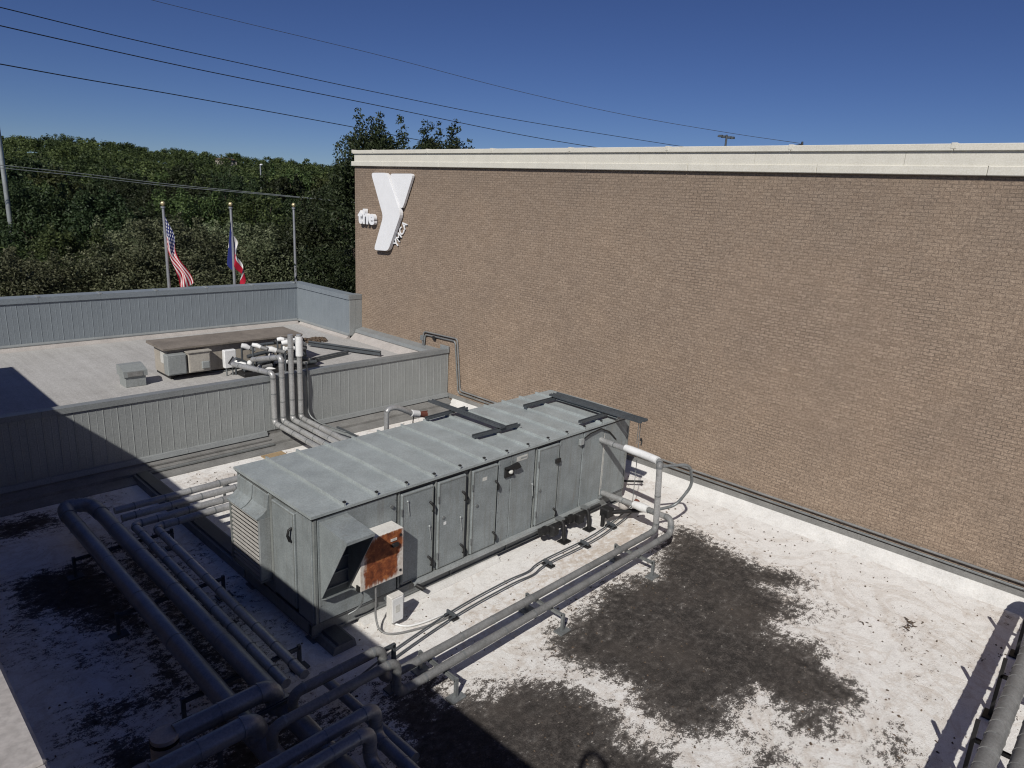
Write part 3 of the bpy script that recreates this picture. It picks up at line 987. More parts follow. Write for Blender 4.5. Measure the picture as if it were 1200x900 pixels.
# roof pans with standing seams
PN = L / 14
pan_me = None
for k in range(14):
    m = MB().prism([(0, ZE - 0.045), (0, ZE), (W * 0.5, ZE + 0.022), (W, ZE), (W, ZE - 0.045)], 'x', k * PN + 0.002, (k + 1) * PN - 0.002)
    pan = part('roof_panel', m, 'ahu_roof', ah)
    if k:
        s_ = part('standing_seam', MB().prism([(0.01, ZE), (0.01, ZE + 0.05), (W * 0.5, ZE + 0.072), (W - 0.01, ZE + 0.05), (W - 0.01, ZE)], 'x', k * PN - 0.016, k * PN + 0.016), 'ahu_roof', pan)
        part('seam_clip', B(k * PN - 0.02, k * PN + 0.03, 0.01, 0.06, ZE + 0.0502, ZE + 0.078, bev=0.006), 'black', pan)
part('eave_gasket', B(0.02, L - 0.02, 0.015, W - 0.015, ZE - 0.075, ZE - 0.046), 'black', ah)
# service side: panels and doors
YS = IN


def side_panel(x0, x1, name='panel', proud=0.02, z0=ZB + 0.02, z1=ZE - 0.08, mat='ahu_paint'):
    return part(name, B(x0 + 0.006, x1 - 0.006, YS - proud, YS + 0.029, z0, z1, bev=0.006), mat, ah)


def handle(dr, x, z, y=YS - 0.055):
    m = MB()
    m.tube([(x - 0.035, y + 0.03, z + 0.10), (x - 0.03, y - 0.03, z + 0.09), (x + 0.01, y - 0.045, z + 0.02), (x + 0.025, y - 0.03, z - 0.08), (x + 0.03, y + 0.02, z - 0.10)], [0.02, 0.024, 0.02, 0.018, 0.014], 8)
    part('handle', m, 'black', dr)


def stay(dr, x, z, y=YS - 0.05):
    m = MB().tube([(x, y + 0.02, z + 0.14), (x, y - 0.01, z + 0.13), (x + 0.03, y - 0.012, z - 0.13)], 0.009, 6)
    m.sphere((x, y - 0.008, z + 0.135), 0.022, 8, 5)
    part('door_stay', m, 'galv_bright', dr)


def port(dr, x, z, y=YS - 0.045):
    part('test_port', MB().tube([(x, y + 0.01, z), (x, y - 0.02, z)], 0.032, 10), 'strut_galv', dr)


def door(x0, x1, hs, st=(), po=()):
    side_panel(x0 - 0.045, x0 + 0.01, 'door_post', 0.012, mat='ahu_frame')
    d = part('door', B(x0 + 0.016, x1 - 0.016, YS - 0.045, YS + 0.028, ZB + 0.07, ZE - 0.13, bev=0.012), 'ahu_paint', ah)
    # pressed border line round the door leaf
    fr = MB()
    for q in ((x0 + 0.03, x0 + 0.045, ZB + 0.09, ZE - 0.15), (x1 - 0.045, x1 - 0.03, ZB + 0.09, ZE - 0.15)):
        fr.box(q[0], q[1], YS - 0.053, YS - 0.04, q[2], q[3])
    for zq in (ZB + 0.09, ZE - 0.165):
        fr.box(x0 + 0.0452, x1 - 0.0452, YS - 0.053, YS - 0.04, zq, zq + 0.015)
    part('door_border', fr, 'ahu_frame', d)
    for (hx, hz) in hs: handle(d, hx, hz)
    for (sx, sz) in st: stay(d, sx, sz)
    for (px_, pz_) in po: port(d, px_, pz_)
    for zq in (ZB + 0.35, ZE - 0.45):
        part('hinge', MB().tube([(x0 + 0.006, YS - 0.058, zq - 0.06), (x0 + 0.006, YS - 0.058, zq + 0.06)], 0.016, 8), 'strut_galv', d)


pp = side_panel(IN, 0.12, 'corner_post', 0.025, mat='ahu_frame')
pp = side_panel(0.12, 1.63)
port(pp, 1.50, 1.98)
door(1.70, 2.43, [(2.36, 1.72), (2.34, 0.66)], [(1.83, 1.84), (2.32, 1.22)])
door(2.51, 3.20, [(3.13, 1.70), (3.12, 0.63)], [(3.06, 1.16)], [(2.64, 1.42)])
door(3.34, 4.02, [(3.98, 1.68), (3.97, 0.60)], [], [(3.47, 1.40)])
p1 = side_panel(4.05, 4.40)
p2 = side_panel(4.40, 5.10)
stay(p2, 5.02, 1.28)
door(5.18, 5.86, [(5.80, 0.55)], [], [(5.28, 1.20)])
p3 = side_panel(5.89, 6.67)
p4 = side_panel(6.69, 7.46)
side_panel(7.46, 8.38)
side_panel(8.38, L - IN, 'corner_post', 0.025, mat='ahu_frame')
part('caulk_seam', B(7.45, 7.475, YS - 0.024, YS - 0.0203, 0.45, 1.98), 'label_white', ah)
part('caulk_seam', B(7.50, 7.51, YS - 0.0235, YS - 0.0203, 0.6, 1.8), 'label_white', ah)
part('top_rail', B(0.131, L - IN - 0.081, YS - 0.008, YS + 0.028, ZE - 0.079, ZE - 0.0755), 'ahu_frame', ah)
# service light, nameplate, junction boxes, dents' fittings
sl = part('service_light', B(4.20, 4.46, YS - 0.06, YS - 0.021, 1.76, 1.98, bev=0.01), 'black', ah)
part('lamp_lens', MB().sphere((4.33, YS - 0.085, 1.88), 0.05, 10, 6), 'label_white', sl)
part('lamp_guard', MB().prism([(4.16, 1.98), (4.52, 2.03), (4.60, 1.92), (4.46, 1.90)], 'y', YS - 0.12, YS - 0.062), 'black', sl)
part('warning_label', B(2.66, 2.72, YS - 0.0475, YS - 0.0455, 1.26, 1.32), 'pipe_white', ah)
part('warning_label', B(3.60, 3.72, YS - 0.0475, YS - 0.0455, 1.86, 1.93), 'label_white', ah)
part('warning_label', B(0.70, 0.82, YS - 0.0225, YS - 0.0205, 1.86, 1.94), 'label_white', ah)
part('nameplate', B(4.55, 4.86, YS - 0.026, YS - 0.021, 2.01, 2.11), 'label_white', ah)
part('nameplate_print', B(4.66, 4.84, YS - 0.029, YS - 0.0262, 2.04, 2.075), 'grey_box', ah)
jb = part('junction_box', B(6.50, 6.63, YS - 0.09, YS - 0.021, 1.92, 2.06, bev=0.008), 'galv_bright', ah)
part('conduit_stub', MB().tube([(6.60, YS - 0.06, 2.03), (6.85, YS - 0.07, 2.12), (7.25, YS - 0.06, 2.15), (7.6, YS - 0.05, 2.0), (7.9, YS - 0.04, 1.75)], 0.016, 7), 'black', ah)
part('junction_box', B(5.70, 5.86, YS - 0.10, YS - 0.0535, 1.70, 1.80, bev=0.01), 'black', ah)
# screws along panel edges
scr = MB()
for xq in (0.16, 1.60, 4.08, 4.37, 4.43, 5.07, 5.92, 6.64, 6.72, 7.43, 7.49, 8.35):
    for zq in np.arange(ZB + 0.12, ZE - 0.12, 0.2):
        scr.box(xq - 0.008, xq + 0.008, YS - 0.027, YS - 0.0205, zq - 0.008, zq + 0.008)
so = part('panel_screws', scr, 'strut_galv', ah)
so['kind'] = 'stuff'

# end facing the shadowed pipes
XS = IN
part('end_panel', B(XS - 0.02, XS + 0.028, IN + 0.006, 0.50, ZB + 0.02, ZE - 0.08, bev=0.006), 'ahu_paint', ah)
ed = part('end_door', B(XS - 0.045, XS + 0.028, 0.53, 1.25, ZB + 0.08, ZE - 0.14, bev=0.012), 'ahu_paint', ah)
fr = MB()
for (a, b) in ((0.545, 0.56), (1.22, 1.235)): fr.box(XS - 0.053, XS - 0.04, a, b, ZB + 0.1, ZE - 0.16)
for zq in (ZB + 0.1, ZE - 0.175): fr.box(XS - 0.053, XS - 0.04, 0.5602, 1.2198, zq, zq + 0.015)
part('door_border', fr, 'ahu_frame', ed)
m = MB().tube([(XS - 0.04, 0.60, 1.84), (XS - 0.10, 0.60, 1.82), (XS - 0.11, 0.62, 1.72), (XS - 0.08, 0.61, 1.62), (XS - 0.04, 0.61, 1.60)], 0.022, 8)
part('handle', m, 'black', ed)
part('end_panel', B(XS - 0.02, XS + 0.028, 1.28, 1.36, ZB + 0.02, ZE - 0.08), 'ahu_frame', ah)
lb = part('louver_box', MB().box(-0.16, XS + 0.028, 1.375, 1.43, 0.60, 1.74, bev=0.01), 'galv_bright', ah)
part('louver_side', B(-0.16, XS + 0.028, 2.42, 2.47, 0.60, 1.74), 'ahu_frame', ah)
part('louver_back', B(XS - 0.015, XS + 0.027, 1.4302, 2.4198, 0.60, ZE - 0.08), 'ahu_core', ah)
# swept top of the louver box
for (a, b) in ((1.375, 1.90), (1.93, 2.47)):
    pts = [(XS + 0.02, 2.15), (XS - 0.03, 2.12), (XS - 0.045, 1.98), (XS - 0.06, 1.88), (-0.10, 1.80), (-0.20, 1.755), (-0.20, 1.735), (XS + 0.02, 1.735)]
    part('swept_hood', MB().prism(pts, 'y', a, b), 'ahu_paint', ah)
for k in range(14):
    zq = 1.69 - k * 0.078
    part('louver_slat', MB().prism([(-0.150, zq - 0.022), (-0.157, zq - 0.017), (-0.128, zq + 0.004), (-0.120, zq - 0.001)], 'y', 1.4302, 2.4198), 'louver', ah)
part('louver_sill', B(-0.17, XS + 0.027, 1.375, 2.47, 0.56, 0.598), 'ahu_frame', ah)
part('end_panel', B(XS - 0.012, XS + 0.027, 1.37, W - IN, ZB + 0.02, 0.558), 'ahu_paint', ah)
# far side and far end skins
part('back_panel', B(IN, L - IN, W - IN, W - IN + 0.02, ZB + 0.02, ZE - 0.08), 'ahu_paint', ah)
part('end_panel', B(L - IN - 0.029, L - IN + 0.012, IN + 0.03, W - IN - 0.001, ZB + 0.02, ZE - 0.08), 'ahu_paint', ah)
# base frame, drain ledge, legs, curb
bf = MB()
for y0 in (IN + 0.03, W - IN - 0.12):
    bf.box(0.02, L - 0.02, y0 - 0.03, y0 + 0.10, ZB - 0.018, ZB + 0.0)
    bf.box(0.02, L - 0.02, y0 + 0.0, y0 + 0.018, 0.13, ZB - 0.0181)
    bf.box(0.02, L - 0.02, y0 - 0.03, y0 + 0.10, 0.112, 0.1299)
for x0 in (0.021, L - 0.041):
    bf.box(x0, x0 + 0.02, IN + 0.14, W - IN - 0.16, 0.12, ZB - 0.002)
part('base_frame', bf, 'base_steel', ah)
for xg in (2.9, 4.4, 5.5):
    part('gusset', B(xg, xg + 0.012, IN + 0.0005, IN + 0.0295, 0.131, ZB - 0.019), 'base_steel', ah)
dl = part('drain_ledge', MB().prism([(-0.075, 0.385), (-0.075, 0.335), (-0.063, 0.335), (-0.063, 0.372), (0.025, 0.385), (0.025, 0.398)], 'x', 1.95, 7.38), 'galv_bright', ah)
part('ledge_end', MB().tube([(2.0, -0.05, 0.33), (2.05, -0.12, 0.29), (2.07, -0.18, 0.28)], 0.04, 9), 'black', ah)
curb = part('roof_curb', MB().prism([(-0.06, 0.0), (0.02, 0.085), (0.22, 0.09), (0.22, -0.02), (-0.06, -0.02)], 'x', 0.9, 4.15), 'white_curb', ah)
for (lx, ly) in ((0.15, 0.2), (0.15, 2.3), (6.0, 0.25), (8.3, 0.2), (8.3, 2.35), (6.0, 2.3), (3.0, 2.3)):
    lg = MB().box(lx - 0.06, lx + 0.06, ly - 0.06, ly + 0.06, 0.0, 0.1118)
    lg.box(lx - 0.12, lx + 0.12, ly - 0.12, ly + 0.12, -0.01, 0.012)
    part('leg', lg, 'base_steel', ah)

# intake hood on the service side
HX0, HX1, HY, HT, HB = 0.16, 0.66, -0.72, 2.06, 0.80
hd = thing('intake_hood', 'angled sheet metal rain hood at the near end of the air handler', 'hood', (0.4, 0.0, HB))
YH = YS - 0.0215
t = 0.012
part('top', MB().prism([(YH, HT + 0.05), (HY, HT), (HY, HT - 0.05), (HY + t, HT - 0.05), (HY + t, HT - t), (YH, HT + 0.05 - t)], 'x', HX0, HX1), 'ahu_paint', hd)
side = [(YH, HT + 0.035), (HY + t, HT - 0.015), (HY + t, HT - 0.06), (YH - 0.03, HB), (YH, HB)]
part('side', MB().prism(side, 'x', HX0, HX0 + t), 'ahu_paint', hd)
part('side', MB().prism(side, 'x', HX1 - t, HX1), 'ahu_paint', hd)
part('bottom_lip', MB().prism([(YH, HB - 0.05), (YH - 0.13, HB + 0.02), (YH - 0.13, HB + 0.035), (YH, HB - 0.03)], 'x', HX0 + t, HX1 - t), 'ahu_paint', hd)
part('bird_screen', B(HX0 + t + 0.001, HX1 - t - 0.001, YH - 0.012, YH - 0.002, HB + 0.001, HT), 'ahu_core', hd)
for k in range(5):
    part('filter_bar', B(HX0 + t + 0.002, HX1 - t - 0.002, YH - 0.05, YH - 0.0122, HB + 0.12 + k * 0.24, HB + 0.14 + k * 0.24), 'ahu_frame', hd)

# rusty control box
RB = (0.68, 1.52, -0.30, YS - 0.022, 0.84, 1.71)
rb = thing('control_box', 'rust stained white electrical box beside the intake hood', 'electrical box', (1.1, 0, RB[4]))
part('case', B(RB[0], RB[1], RB[2] + 0.018, RB[3], RB[4], RB[5], bev=0.008), 'box_white', rb)
gm = MB()
nx, nz = 24, 24
vsx = np.linspace(RB[0] + 0.004, RB[1] - 0.004, nx)
vsz = np.linspace(RB[4] + 0.004, RB[5] - 0.004, nz)
V, F = [], []
for zq in vsz:
    for xq in vsx: V.append((xq, RB[2], zq))
for j in range(nz - 1):
    for i_ in range(nx - 1):
        F.append((j * nx + i_, j * nx + i_ + 1, (j + 1) * nx + i_ + 1, (j + 1) * nx + i_))
gm.add(V, F)
gm.box(RB[0] + 0.004, RB[1] - 0.004, RB[2] + 0.001, RB[2] + 0.0179, RB[4] + 0.004, RB[5] - 0.004)
rd = part('door', gm, 'rust_panel', rb, 'rusted orange-brown door')
at = rd.data.attributes.new('rust', 'FLOAT', 'POINT')
vals = []
for vtx in gm.v:
    a = (vtx[0] - RB[0]) / (RB[1] - RB[0]); b = (vtx[2] - RB[4]) / (RB[5] - RB[4])
    d = min(a - 0.10, 0.93 - a, b - 0.03, 0.97 - b) * 5
    v_ = 0.5 + d
    if a > 0.70 and b < 0.50: v_ -= (a - 0.66) * 2.2
    if b > 0.6 and a > .35: v_ += 0.25
    vals.append(max(0, min(1.1, v_)))
at.data.foreach_set('value', vals)
sw = part('disconnect_handle', B(1.27, 1.40, RB[2] - 0.05, RB[2] - 0.001, 1.43, 1.50, bev=0.01), 'black', rb)
part('handle_plate', B(1.26, 1.38, RB[2] - 0.012, RB[2] - 0.0005, 1.535, 1.575), 'label_white', sw)
for zq in (0.95, 1.60):
    part('latch', B(1.44, 1.475, RB[2] - 0.014, RB[2] - 0.0005, zq - 0.018, zq + 0.018), 'black', rb)
part('bottom_hub', B(0.66, 0.80, RB[2] + 0.02, RB[2] + 0.10, 0.83, 0.93), 'black', rb)

wb = thing('safety_switch', 'small white disconnect switch box hung below the rusty box', 'switch box', (1.28, -0.4, 0.1))
part('case', B(1.16, 1.42, -0.46, -0.32, 0.11, 0.60, bev=0.012), 'box_white', wb)
part('cover', B(1.18, 1.40, -0.475, -0.4602, 0.13, 0.57, bev=0.006), 'pipe_white', wb)
part('switch_lever', B(1.421, 1.47, -0.42, -0.36, 0.40, 0.52, bev=0.01), 'pipe_white', wb)
part('warning_plate', B(1.24, 1.33, -0.478, -0.4752, 0.30, 0.44), 'label_white', wb)
part('bracket', B(1.22, 1.36, -0.3198, -0.17, 0.42, 0.46), 'strut_galv', wb)


def smooth_path(pts, n=8):
    """catmull-rom through points"""
    P = [Vector(p) for p in pts]
    P = [2 * P[0] - P[1]] + P + [2 * P[-1] - P[-2]]
    out = []
    for i in range(1, len(P) - 2):
        for k in range(n):
            t = k / n
            a, b, c, d = P[i - 1], P[i], P[i + 1], P[i + 2]
            out.append(0.5 * ((2 * b) + (c - a) * t + (2 * a - 5 * b + 4 * c - d) * t * t + (3 * b - a - 3 * c + d) * t ** 3))
    out.append(P[-2])
    return out


def cable(name, pts, r, mat, label, cat='cable', group=None, n=6, seg=8):
    return solo(name, MB().tube(smooth_path(pts, n), r, seg), mat, label, cat, pts[0], group)


cable('flexible_conduit', [(0.80, -0.16, 0.86), (0.80, -0.17, 0.6), (0.76, -0.10, 0.42), (0.62, -0.03, 0.33)], 0.016, 'strut_galv', 'thin grey conduit dropping from the rusty box to the cabinet base', 'conduit')
cable('flexible_conduit', [(1.00, -0.25, 0.85), (1.0, -0.26, 0.55), (0.99, -0.27, 0.25), (0.98, -0.42, 0.06), (1.15, -0.62, 0.03), (1.7, -0.80, 0.03), (2.2, -0.84, 0.03)], 0.018, 'pipe_grey', 'grey conduit curving from the rusty box down onto the roof', 'conduit')
cable('flexible_conduit', [(1.28, -0.40, 0.11), (1.28, -0.41, 0.05), (1.42, -0.58, 0.03), (1.75, -0.68, 0.03), (2.2, -0.72, 0.03)], 0.018, 'pipe_white', 'pale conduit leaving the underside of the white switch box', 'conduit')

# ------------------------------------------------------------------ strut frames on the air handler roof


def strut_bar(parent, p, q, w=0.075, h=0.055, mat='strut', name='channel'):
    m = MB().bar(p, q, w, h * 0.4)
    p, q = Vector(p), Vector(q)
    d = (q - p).normalized(); s = d.cross(Vector((0, 0, 1))).normalized() * (w / 2 - 0.008)
    up = Vector((0, 0, h * 0.5 + 0.0))
    m.bar(p + s + up, q + s + up, 0.016, h * 0.62)
    m.bar(p - s + up, q - s + up, 0.016, h * 0.62)
    return part(name, m, mat, parent)


Z1 = ZE + 0.10
f1 = thing('strut_frame', 'dark steel strut frame lying on the middle of the air handler roof', 'frame', (4.9, 1.7, ZE))
strut_bar(f1, (4.18, 2.40, Z1), (5.40, 2.46, Z1), 0.10)
strut_bar(f1, (4.20, 0.93, Z1), (5.50, 0.90, Z1), 0.10)
strut_bar(f1, (4.94, 3.2, Z1 + 0.075), (4.94, 0.82, Z1 + 0.075), 0.13)
f2 = thing('strut_frame', 'dark steel strut frame overhanging the far end of the air handler roof', 'frame', (7.5, 1.0, ZE))
strut_bar(f2, (6.58, 1.74, Z1), (7.72, 1.76, Z1), 0.10)
strut_bar(f2, (6.70, 0.18, Z1), (7.72, 0.20, Z1), 0.10)
strut_bar(f2, (7.62, 1.86, Z1 + 0.075), (7.62, -0.80, Z1 + 0.075), 0.07)
strut_bar(f2, (7.80, 1.86, Z1 + 0.075), (7.80, -0.80, Z1 + 0.075), 0.15)
HR = thing('hanger_rod', 'thin wire hanger dropping from the overhanging strut to the valves', 'hanger', (7.72, -0.78, 0.35))
part('rod', MB().tube([(7.68, -0.70, Z1 + 0.05), (7.68, -0.70, 1.9)], 0.009, 6), 'strut_galv', HR)
part('rod', MB().tube([(7.76, -0.70, Z1 + 0.05), (7.76, -0.70, 0.45)], 0.009, 6), 'strut_galv', HR)
part('hook', MB().tube(smooth_path([(7.7, -0.78, 1.98), (7.74, -0.76, 2.02), (7.75, -0.78, 1.95), (7.7, -0.8, 1.88)], 4), 0.018, 6), 'black', HR)

# ------------------------------------------------------------------ pipes


def pipe(name, pts, r, mat, label, cat='pipe', group=None, bend=None, band=1.2, bands='strut_galv', ribs=False, elbow_mat=None, ends=False, alt=None):
    """insulated pipe: straight jacket sections, elbows and metal bands, each a part"""
    P = [Vector([float(c) for c in p]) for p in pts]
    t = thing(name, label, cat, P[0], group)
    bend = bend or r * 1.9
    cur = P[0]
    for i in range(1, len(P)):
        last = i == len(P) - 1
        d = (P[i] - P[i - 1]).normalized()
        if last:
            end = P[i]
        else:
            d2 = (P[i + 1] - P[i]).normalized()
            bl = min(bend, (P[i] - P[i - 1]).length * 0.45, (P[i + 1] - P[i]).length * 0.45)
            end = P[i] - d * bl
        length = (end - cur).length
        if length > 0.02:
            # slight unevenness of the wrapped jacket
            n = max(2, int(length / 0.55))
            pp_, rr_ = [], []
            for k in range(n + 1):
                q = cur + (end - cur) * (k / n)
                pp_.append(q); rr_.append(r * (1 + random.uniform(-0.018, 0.018)))
            part('pipe_section', MB().tube(pp_, rr_, 16), (alt or {}).get(i, mat), t)
            if band:
                nb = int(length / band)
                for k in range(nb):
                    q = cur + d * (length * (k + 0.5 + random.uniform(-0.12, 0.12)) / nb)
                    part('band', MB().tube([q - d * 0.012, q + d * 0.012], r * 1.03 + 0.003, 16), bands, t)
        if not last:
            nxt = P[i] + d2 * bl
            arc, ar = [], []
            N = 9
            for k in range(N):
                tt = k / (N - 1)
                a = end * (1 - tt) ** 2 + P[i] * 2 * tt * (1 - tt) + nxt * tt * tt
                arc.append(a); ar.append(r * (1.05 + (0.05 if (ribs and k % 2) else 0)))
            part('elbow', MB().tube(arc, ar, 16), elbow_mat or mat, t)
            for q, dd in ((end, d), (nxt, d2)):
                part('elbow_band', MB().tube([q - dd * 0.015, q + dd * 0.015], r * 1.10, 16), bands, t)
            cur = nxt
    return t


G_BIG = None
ZP = 0.52
# four risers climbing the near parapet, running along the deck to the pipe rack
yl = [5.85, 5.42, 4.98, 4.62]
rx = [3.92, 4.18, 4.47, 4.73]
rt = [2.04, 2.50, 3.08, 3.06]
rlab = ['shortest silver riser pipe on the near parapet, leftmost of four', 'second silver riser pipe from the left on the near parapet', 'third silver riser pipe on the near parapet, tall and bare to its top', 'rightmost tall riser pipe on the near parapet, white sleeve at its top']
for k in range(4):
    z0 = 0.62
    yr = YM - 0.17
    pts = []
    if k == 0:
        pts = [(3.2, YM + 1.3, 2.0), (rx[0] - 0.02, YM + 0.15, 2.07), (rx[k], yr, 2.06)]
        pts = [(rx[0] - 0.35, YM + 1.5, 2.02), (rx[0], yr, 2.06)]
    else:
        pts = [(rx[k] - 0.02, YM + 1.2 + 0.3 * k, rt[k] - 0.42), (rx[k], yr, rt[k] - 0.02 if k == 1 else rt[k])] if k == 1 else [(rx[k], yr, rt[k])]
    pts += [(rx[k], yr, z0), (rx[k], yl[k] + 0.0, z0 - 0.06)]
    xe = [-1.05, -1.05, -0.98, -0.70][k]
    if k < 2:
        pts += [(xe, yl[k], ZP)]
    else:
        pts += [(xe, yl[k] , ZP), (xe, -0.95, ZP - 0.12)]
    pipe('insulated_pipe', pts, 0.074, 'pipe_alu', rlab[k], group=None, band=0.6)
solo('pipe_sleeve', MB().tube([(rx[3], YM - 0.17, 2.45), (rx[3], YM - 0.17, 3.0)], 0.108, 14), 'pipe_white', 'white insulation sleeve round the top of the rightmost riser', 'sleeve', (rx[3], YM - 0.17, 2.5))
cable('flexible_conduit', [(5.0, YM - 0.06, 2.2), (5.02, YM - 0.09, 1.5), (5.0, YM - 0.12, 0.75), (5.1, YM - 0.5, 0.5), (5.3, YM - 1.6, 0.45)], 0.025, 'strut_galv', 'thin conduit right of the risers on the near parapet', 'conduit')

# pair of large pipes joined by a ribbed return bend
pipe('large_insulated_pipe', [(-1.30, -6.5, 0.55), (-1.30, 6.0, 0.55), (-1.36, 6.36, 0.58), (-1.74, 6.52, 0.58), (-1.80, 6.2, 0.55), (-1.80, -6.5, 0.55)], 0.135, 'pipe_sky_tint', 'two large shaded pipes joined by a ribbed return bend near the parapet', bend=0.25, band=1.5, ribs=True, bands='pipe_sky_tint')
# overhead crossing pipes, nearest the photographer
ZC = 0.95
pipe('large_insulated_pipe', [(-2.62, -1.42, 0.86), (-1.42, -1.42, 0.86), (-1.36, -1.42, 0.50)], 0.122, 'pipe_sky_tint', 'thick shaded crossing pipe with elbow, farther of the two beside white boots', bend=0.2, band=0.6, bands='pipe_sky_tint')
pipe('large_insulated_pipe', [(-3.02, -1.83, 0.86), (-1.84, -1.83, 0.86), (-1.80, -1.83, 0.50)], 0.122, 'pipe_sky_tint', 'thick shaded crossing pipe with elbow, nearer of the two beside white boots', bend=0.2, band=0.6, bands='pipe_sky_tint')
for (bx, by, lab) in ((-2.72, -1.42, 'white roof boot at the end of the farther thick crossing pipe'), (-3.10, -1.83, 'white roof boot at the end of the nearer thick crossing pipe')):
    bt = thing('pipe_boot', lab, 'roof boot', (bx, by, 0))
    part('boot', MB().tube([(bx, by, -0.02), (bx, by, 0.5), (bx, by, 0.94)], [0.24, 0.17, 0.155], 18), 'concrete', bt)
    part('boot_collar', MB().tube([(bx, by, 0.85), (bx, by, 0.89)], 0.168, 18), 'black', bt)
    part('boot_flange', MB().tube([(bx, by, -0.01), (bx, by, 0.015)], 0.36, 18), 'white_curb', bt)
# branch pipes: rise off the big pair, cross, drop and run on past the air handler
pipe('insulated_pipe', [(-1.34, -1.80, 0.55), (-1.34, -1.80, ZC), (0.02, -1.80, ZC), (0.02, -1.80, 0.42), (7.02, -1.80, 0.42), (7.02, -1.72, 1.86), (7.10, -1.68, 1.90), (7.33, 0.06, 1.86)], 0.064, 'pipe_grey', 'dark insulated pipe nearer the air handler, rising at its far end', bend=0.16, band=0.75, alt={5: 'pipe_alu', 6: 'pipe_alu', 7: 'pipe_alu'})
pipe('insulated_pipe', [(-1.80, -2.16, 0.55), (-1.80, -2.16, ZC), (0.0, -2.16, ZC), (0.0, -2.16, 0.42), (7.12, -2.10, 0.42), (7.16, -2.06, 0.74), (7.3, -1.45, 0.66), (7.58, 0.06, 0.48)], 0.064, 'pipe_grey', 'dark insulated pipe farther from the air handler, ending in a small loop', bend=0.16, band=0.75, alt={5: 'pipe_alu', 6: 'pipe_alu', 7: 'pipe_alu'})
pipe('insulated_pipe', [(-3.6, -2.66, 0.92), (-0.70, -2.66, 0.92), (-0.70, -2.66, 0.50), (-0.66, -6.5, 0.42)], 0.082, 'pipe_sky_tint', 'shaded crossing pipe with drop, farther of the two at the bottom edge', bend=0.16, band=0.8, bands='pipe_sky_tint')
pipe('insulated_pipe', [(-3.6, -2.93, 0.92), (-0.97, -2.93, 0.92), (-0.97, -2.93, 0.48), (-0.97, -6.5, 0.42)], 0.082, 'pipe_sky_tint', 'shaded crossing pipe with drop, nearest one at the bottom edge', bend=0.16, band=0.8, bands='pipe_sky_tint')
# lower cross pieces glimpsed between them
pipe('insulated_pipe', [(-0.46, -1.0, 0.28), (-0.42, -3.1, 0.28)], 0.075, 'pipe_sky_tint', 'short low pipe passing beneath the crossing pipes', band=0)

# white insulated parts of the valve train at the far end
solo('pipe_sleeve', MB().tube(smooth_path([(7.10, -1.62, 1.92), (7.15, -1.30, 1.92), (7.22, -0.72, 1.91)], 4), [0.085] * 8 + [0.075], 14), 'pipe_white', 'white insulation on the upper arm of the far end piping', 'sleeve', (7.15, -1.2, 1.9))
solo('pipe_sleeve', MB().tube([(7.31, -1.40, 0.66), (7.35, -1.20, 0.635), (7.39, -0.98, 0.61)], [0.085, 0.10, 0.08], 14), 'pipe_white', 'white insulation on the lower arm of the far end piping', 'sleeve', (7.36, -1.1, 0.6))
pipe('insulated_pipe', [(7.10, -1.66, 1.80), (7.75, -2.02, 1.80), (8.0, -2.0, 1.25), (7.85, -1.75, 0.72), (7.2, -1.45, 0.66)], 0.032, 'strut_galv', 'thin bypass conduit looping out from the far end piping', bend=0.2, band=0)
# coil drain assemblies in black
for k, (vx, lab) in enumerate(((5.55, 'black valve and drain leg nearer the camera under the air handler'), (6.42, 'black valve and drain leg farther along under the air handler'))):
    vt = thing('drain_valve', lab, 'valve', (vx, -0.3, 0))
    part('valve_body', MB().tube([(vx - 0.36, -0.16, 0.33), (vx - 0.22, -0.18, 0.34), (vx + 0.25, -0.18, 0.34)], [0.085, 0.06, 0.055], 12), 'black', vt)
    part('actuator', B(vx - 0.16, vx + 0.04, -0.36, -0.2, 0.22, 0.46, bev=0.03), 'black', vt)
    part('flange', MB().tube([(vx - 0.24, -0.18, 0.34), (vx - 0.20, -0.18, 0.34)], 0.10, 12), 'black', vt)
    part('drain_leg', MB().tube([(vx + 0.22, -0.24, 0.46), (vx + 0.22, -0.30, 0.40), (vx + 0.22, -0.36, 0.0)], 0.045, 10), 'black', vt)
    part('base_plate', B(vx + 0.10, vx + 0.34, -0.46, -0.26, 0.0, 0.025), 'black', vt)
    part('bracket', B(vx + 0.16, vx + 0.30, -0.28, -0.10, 0.46, 0.49), 'strut_galv', vt)
vt = thing('control_valve', 'rusty valve cluster below the far end of the air handler', 'valve', (7.3, -0.4, 0.2))
part('valve_body', MB().sphere((7.55, -0.62, 0.42), 0.13, 12, 8, (1.1, 1, 1)), 'concrete', vt)
part('bonnet', MB().tube([(7.70, -0.8, 0.42), (7.72, -0.85, 0.56)], [0.09, 0.06], 10), 'copper_valve', vt)
part('stem', MB().tube([(7.2, -0.5, 0.30), (7.9, -0.95, 0.30)], 0.05, 10), 'black', vt)
part('actuator', B(7.05, 7.30, -0.55, -0.30, 0.18, 0.40, bev=0.03), 'black', vt)
part('leg', MB().tube([(7.0, -0.45, 0.3), (7.0, -0.45, 0.0)], 0.045, 8), 'black', vt)

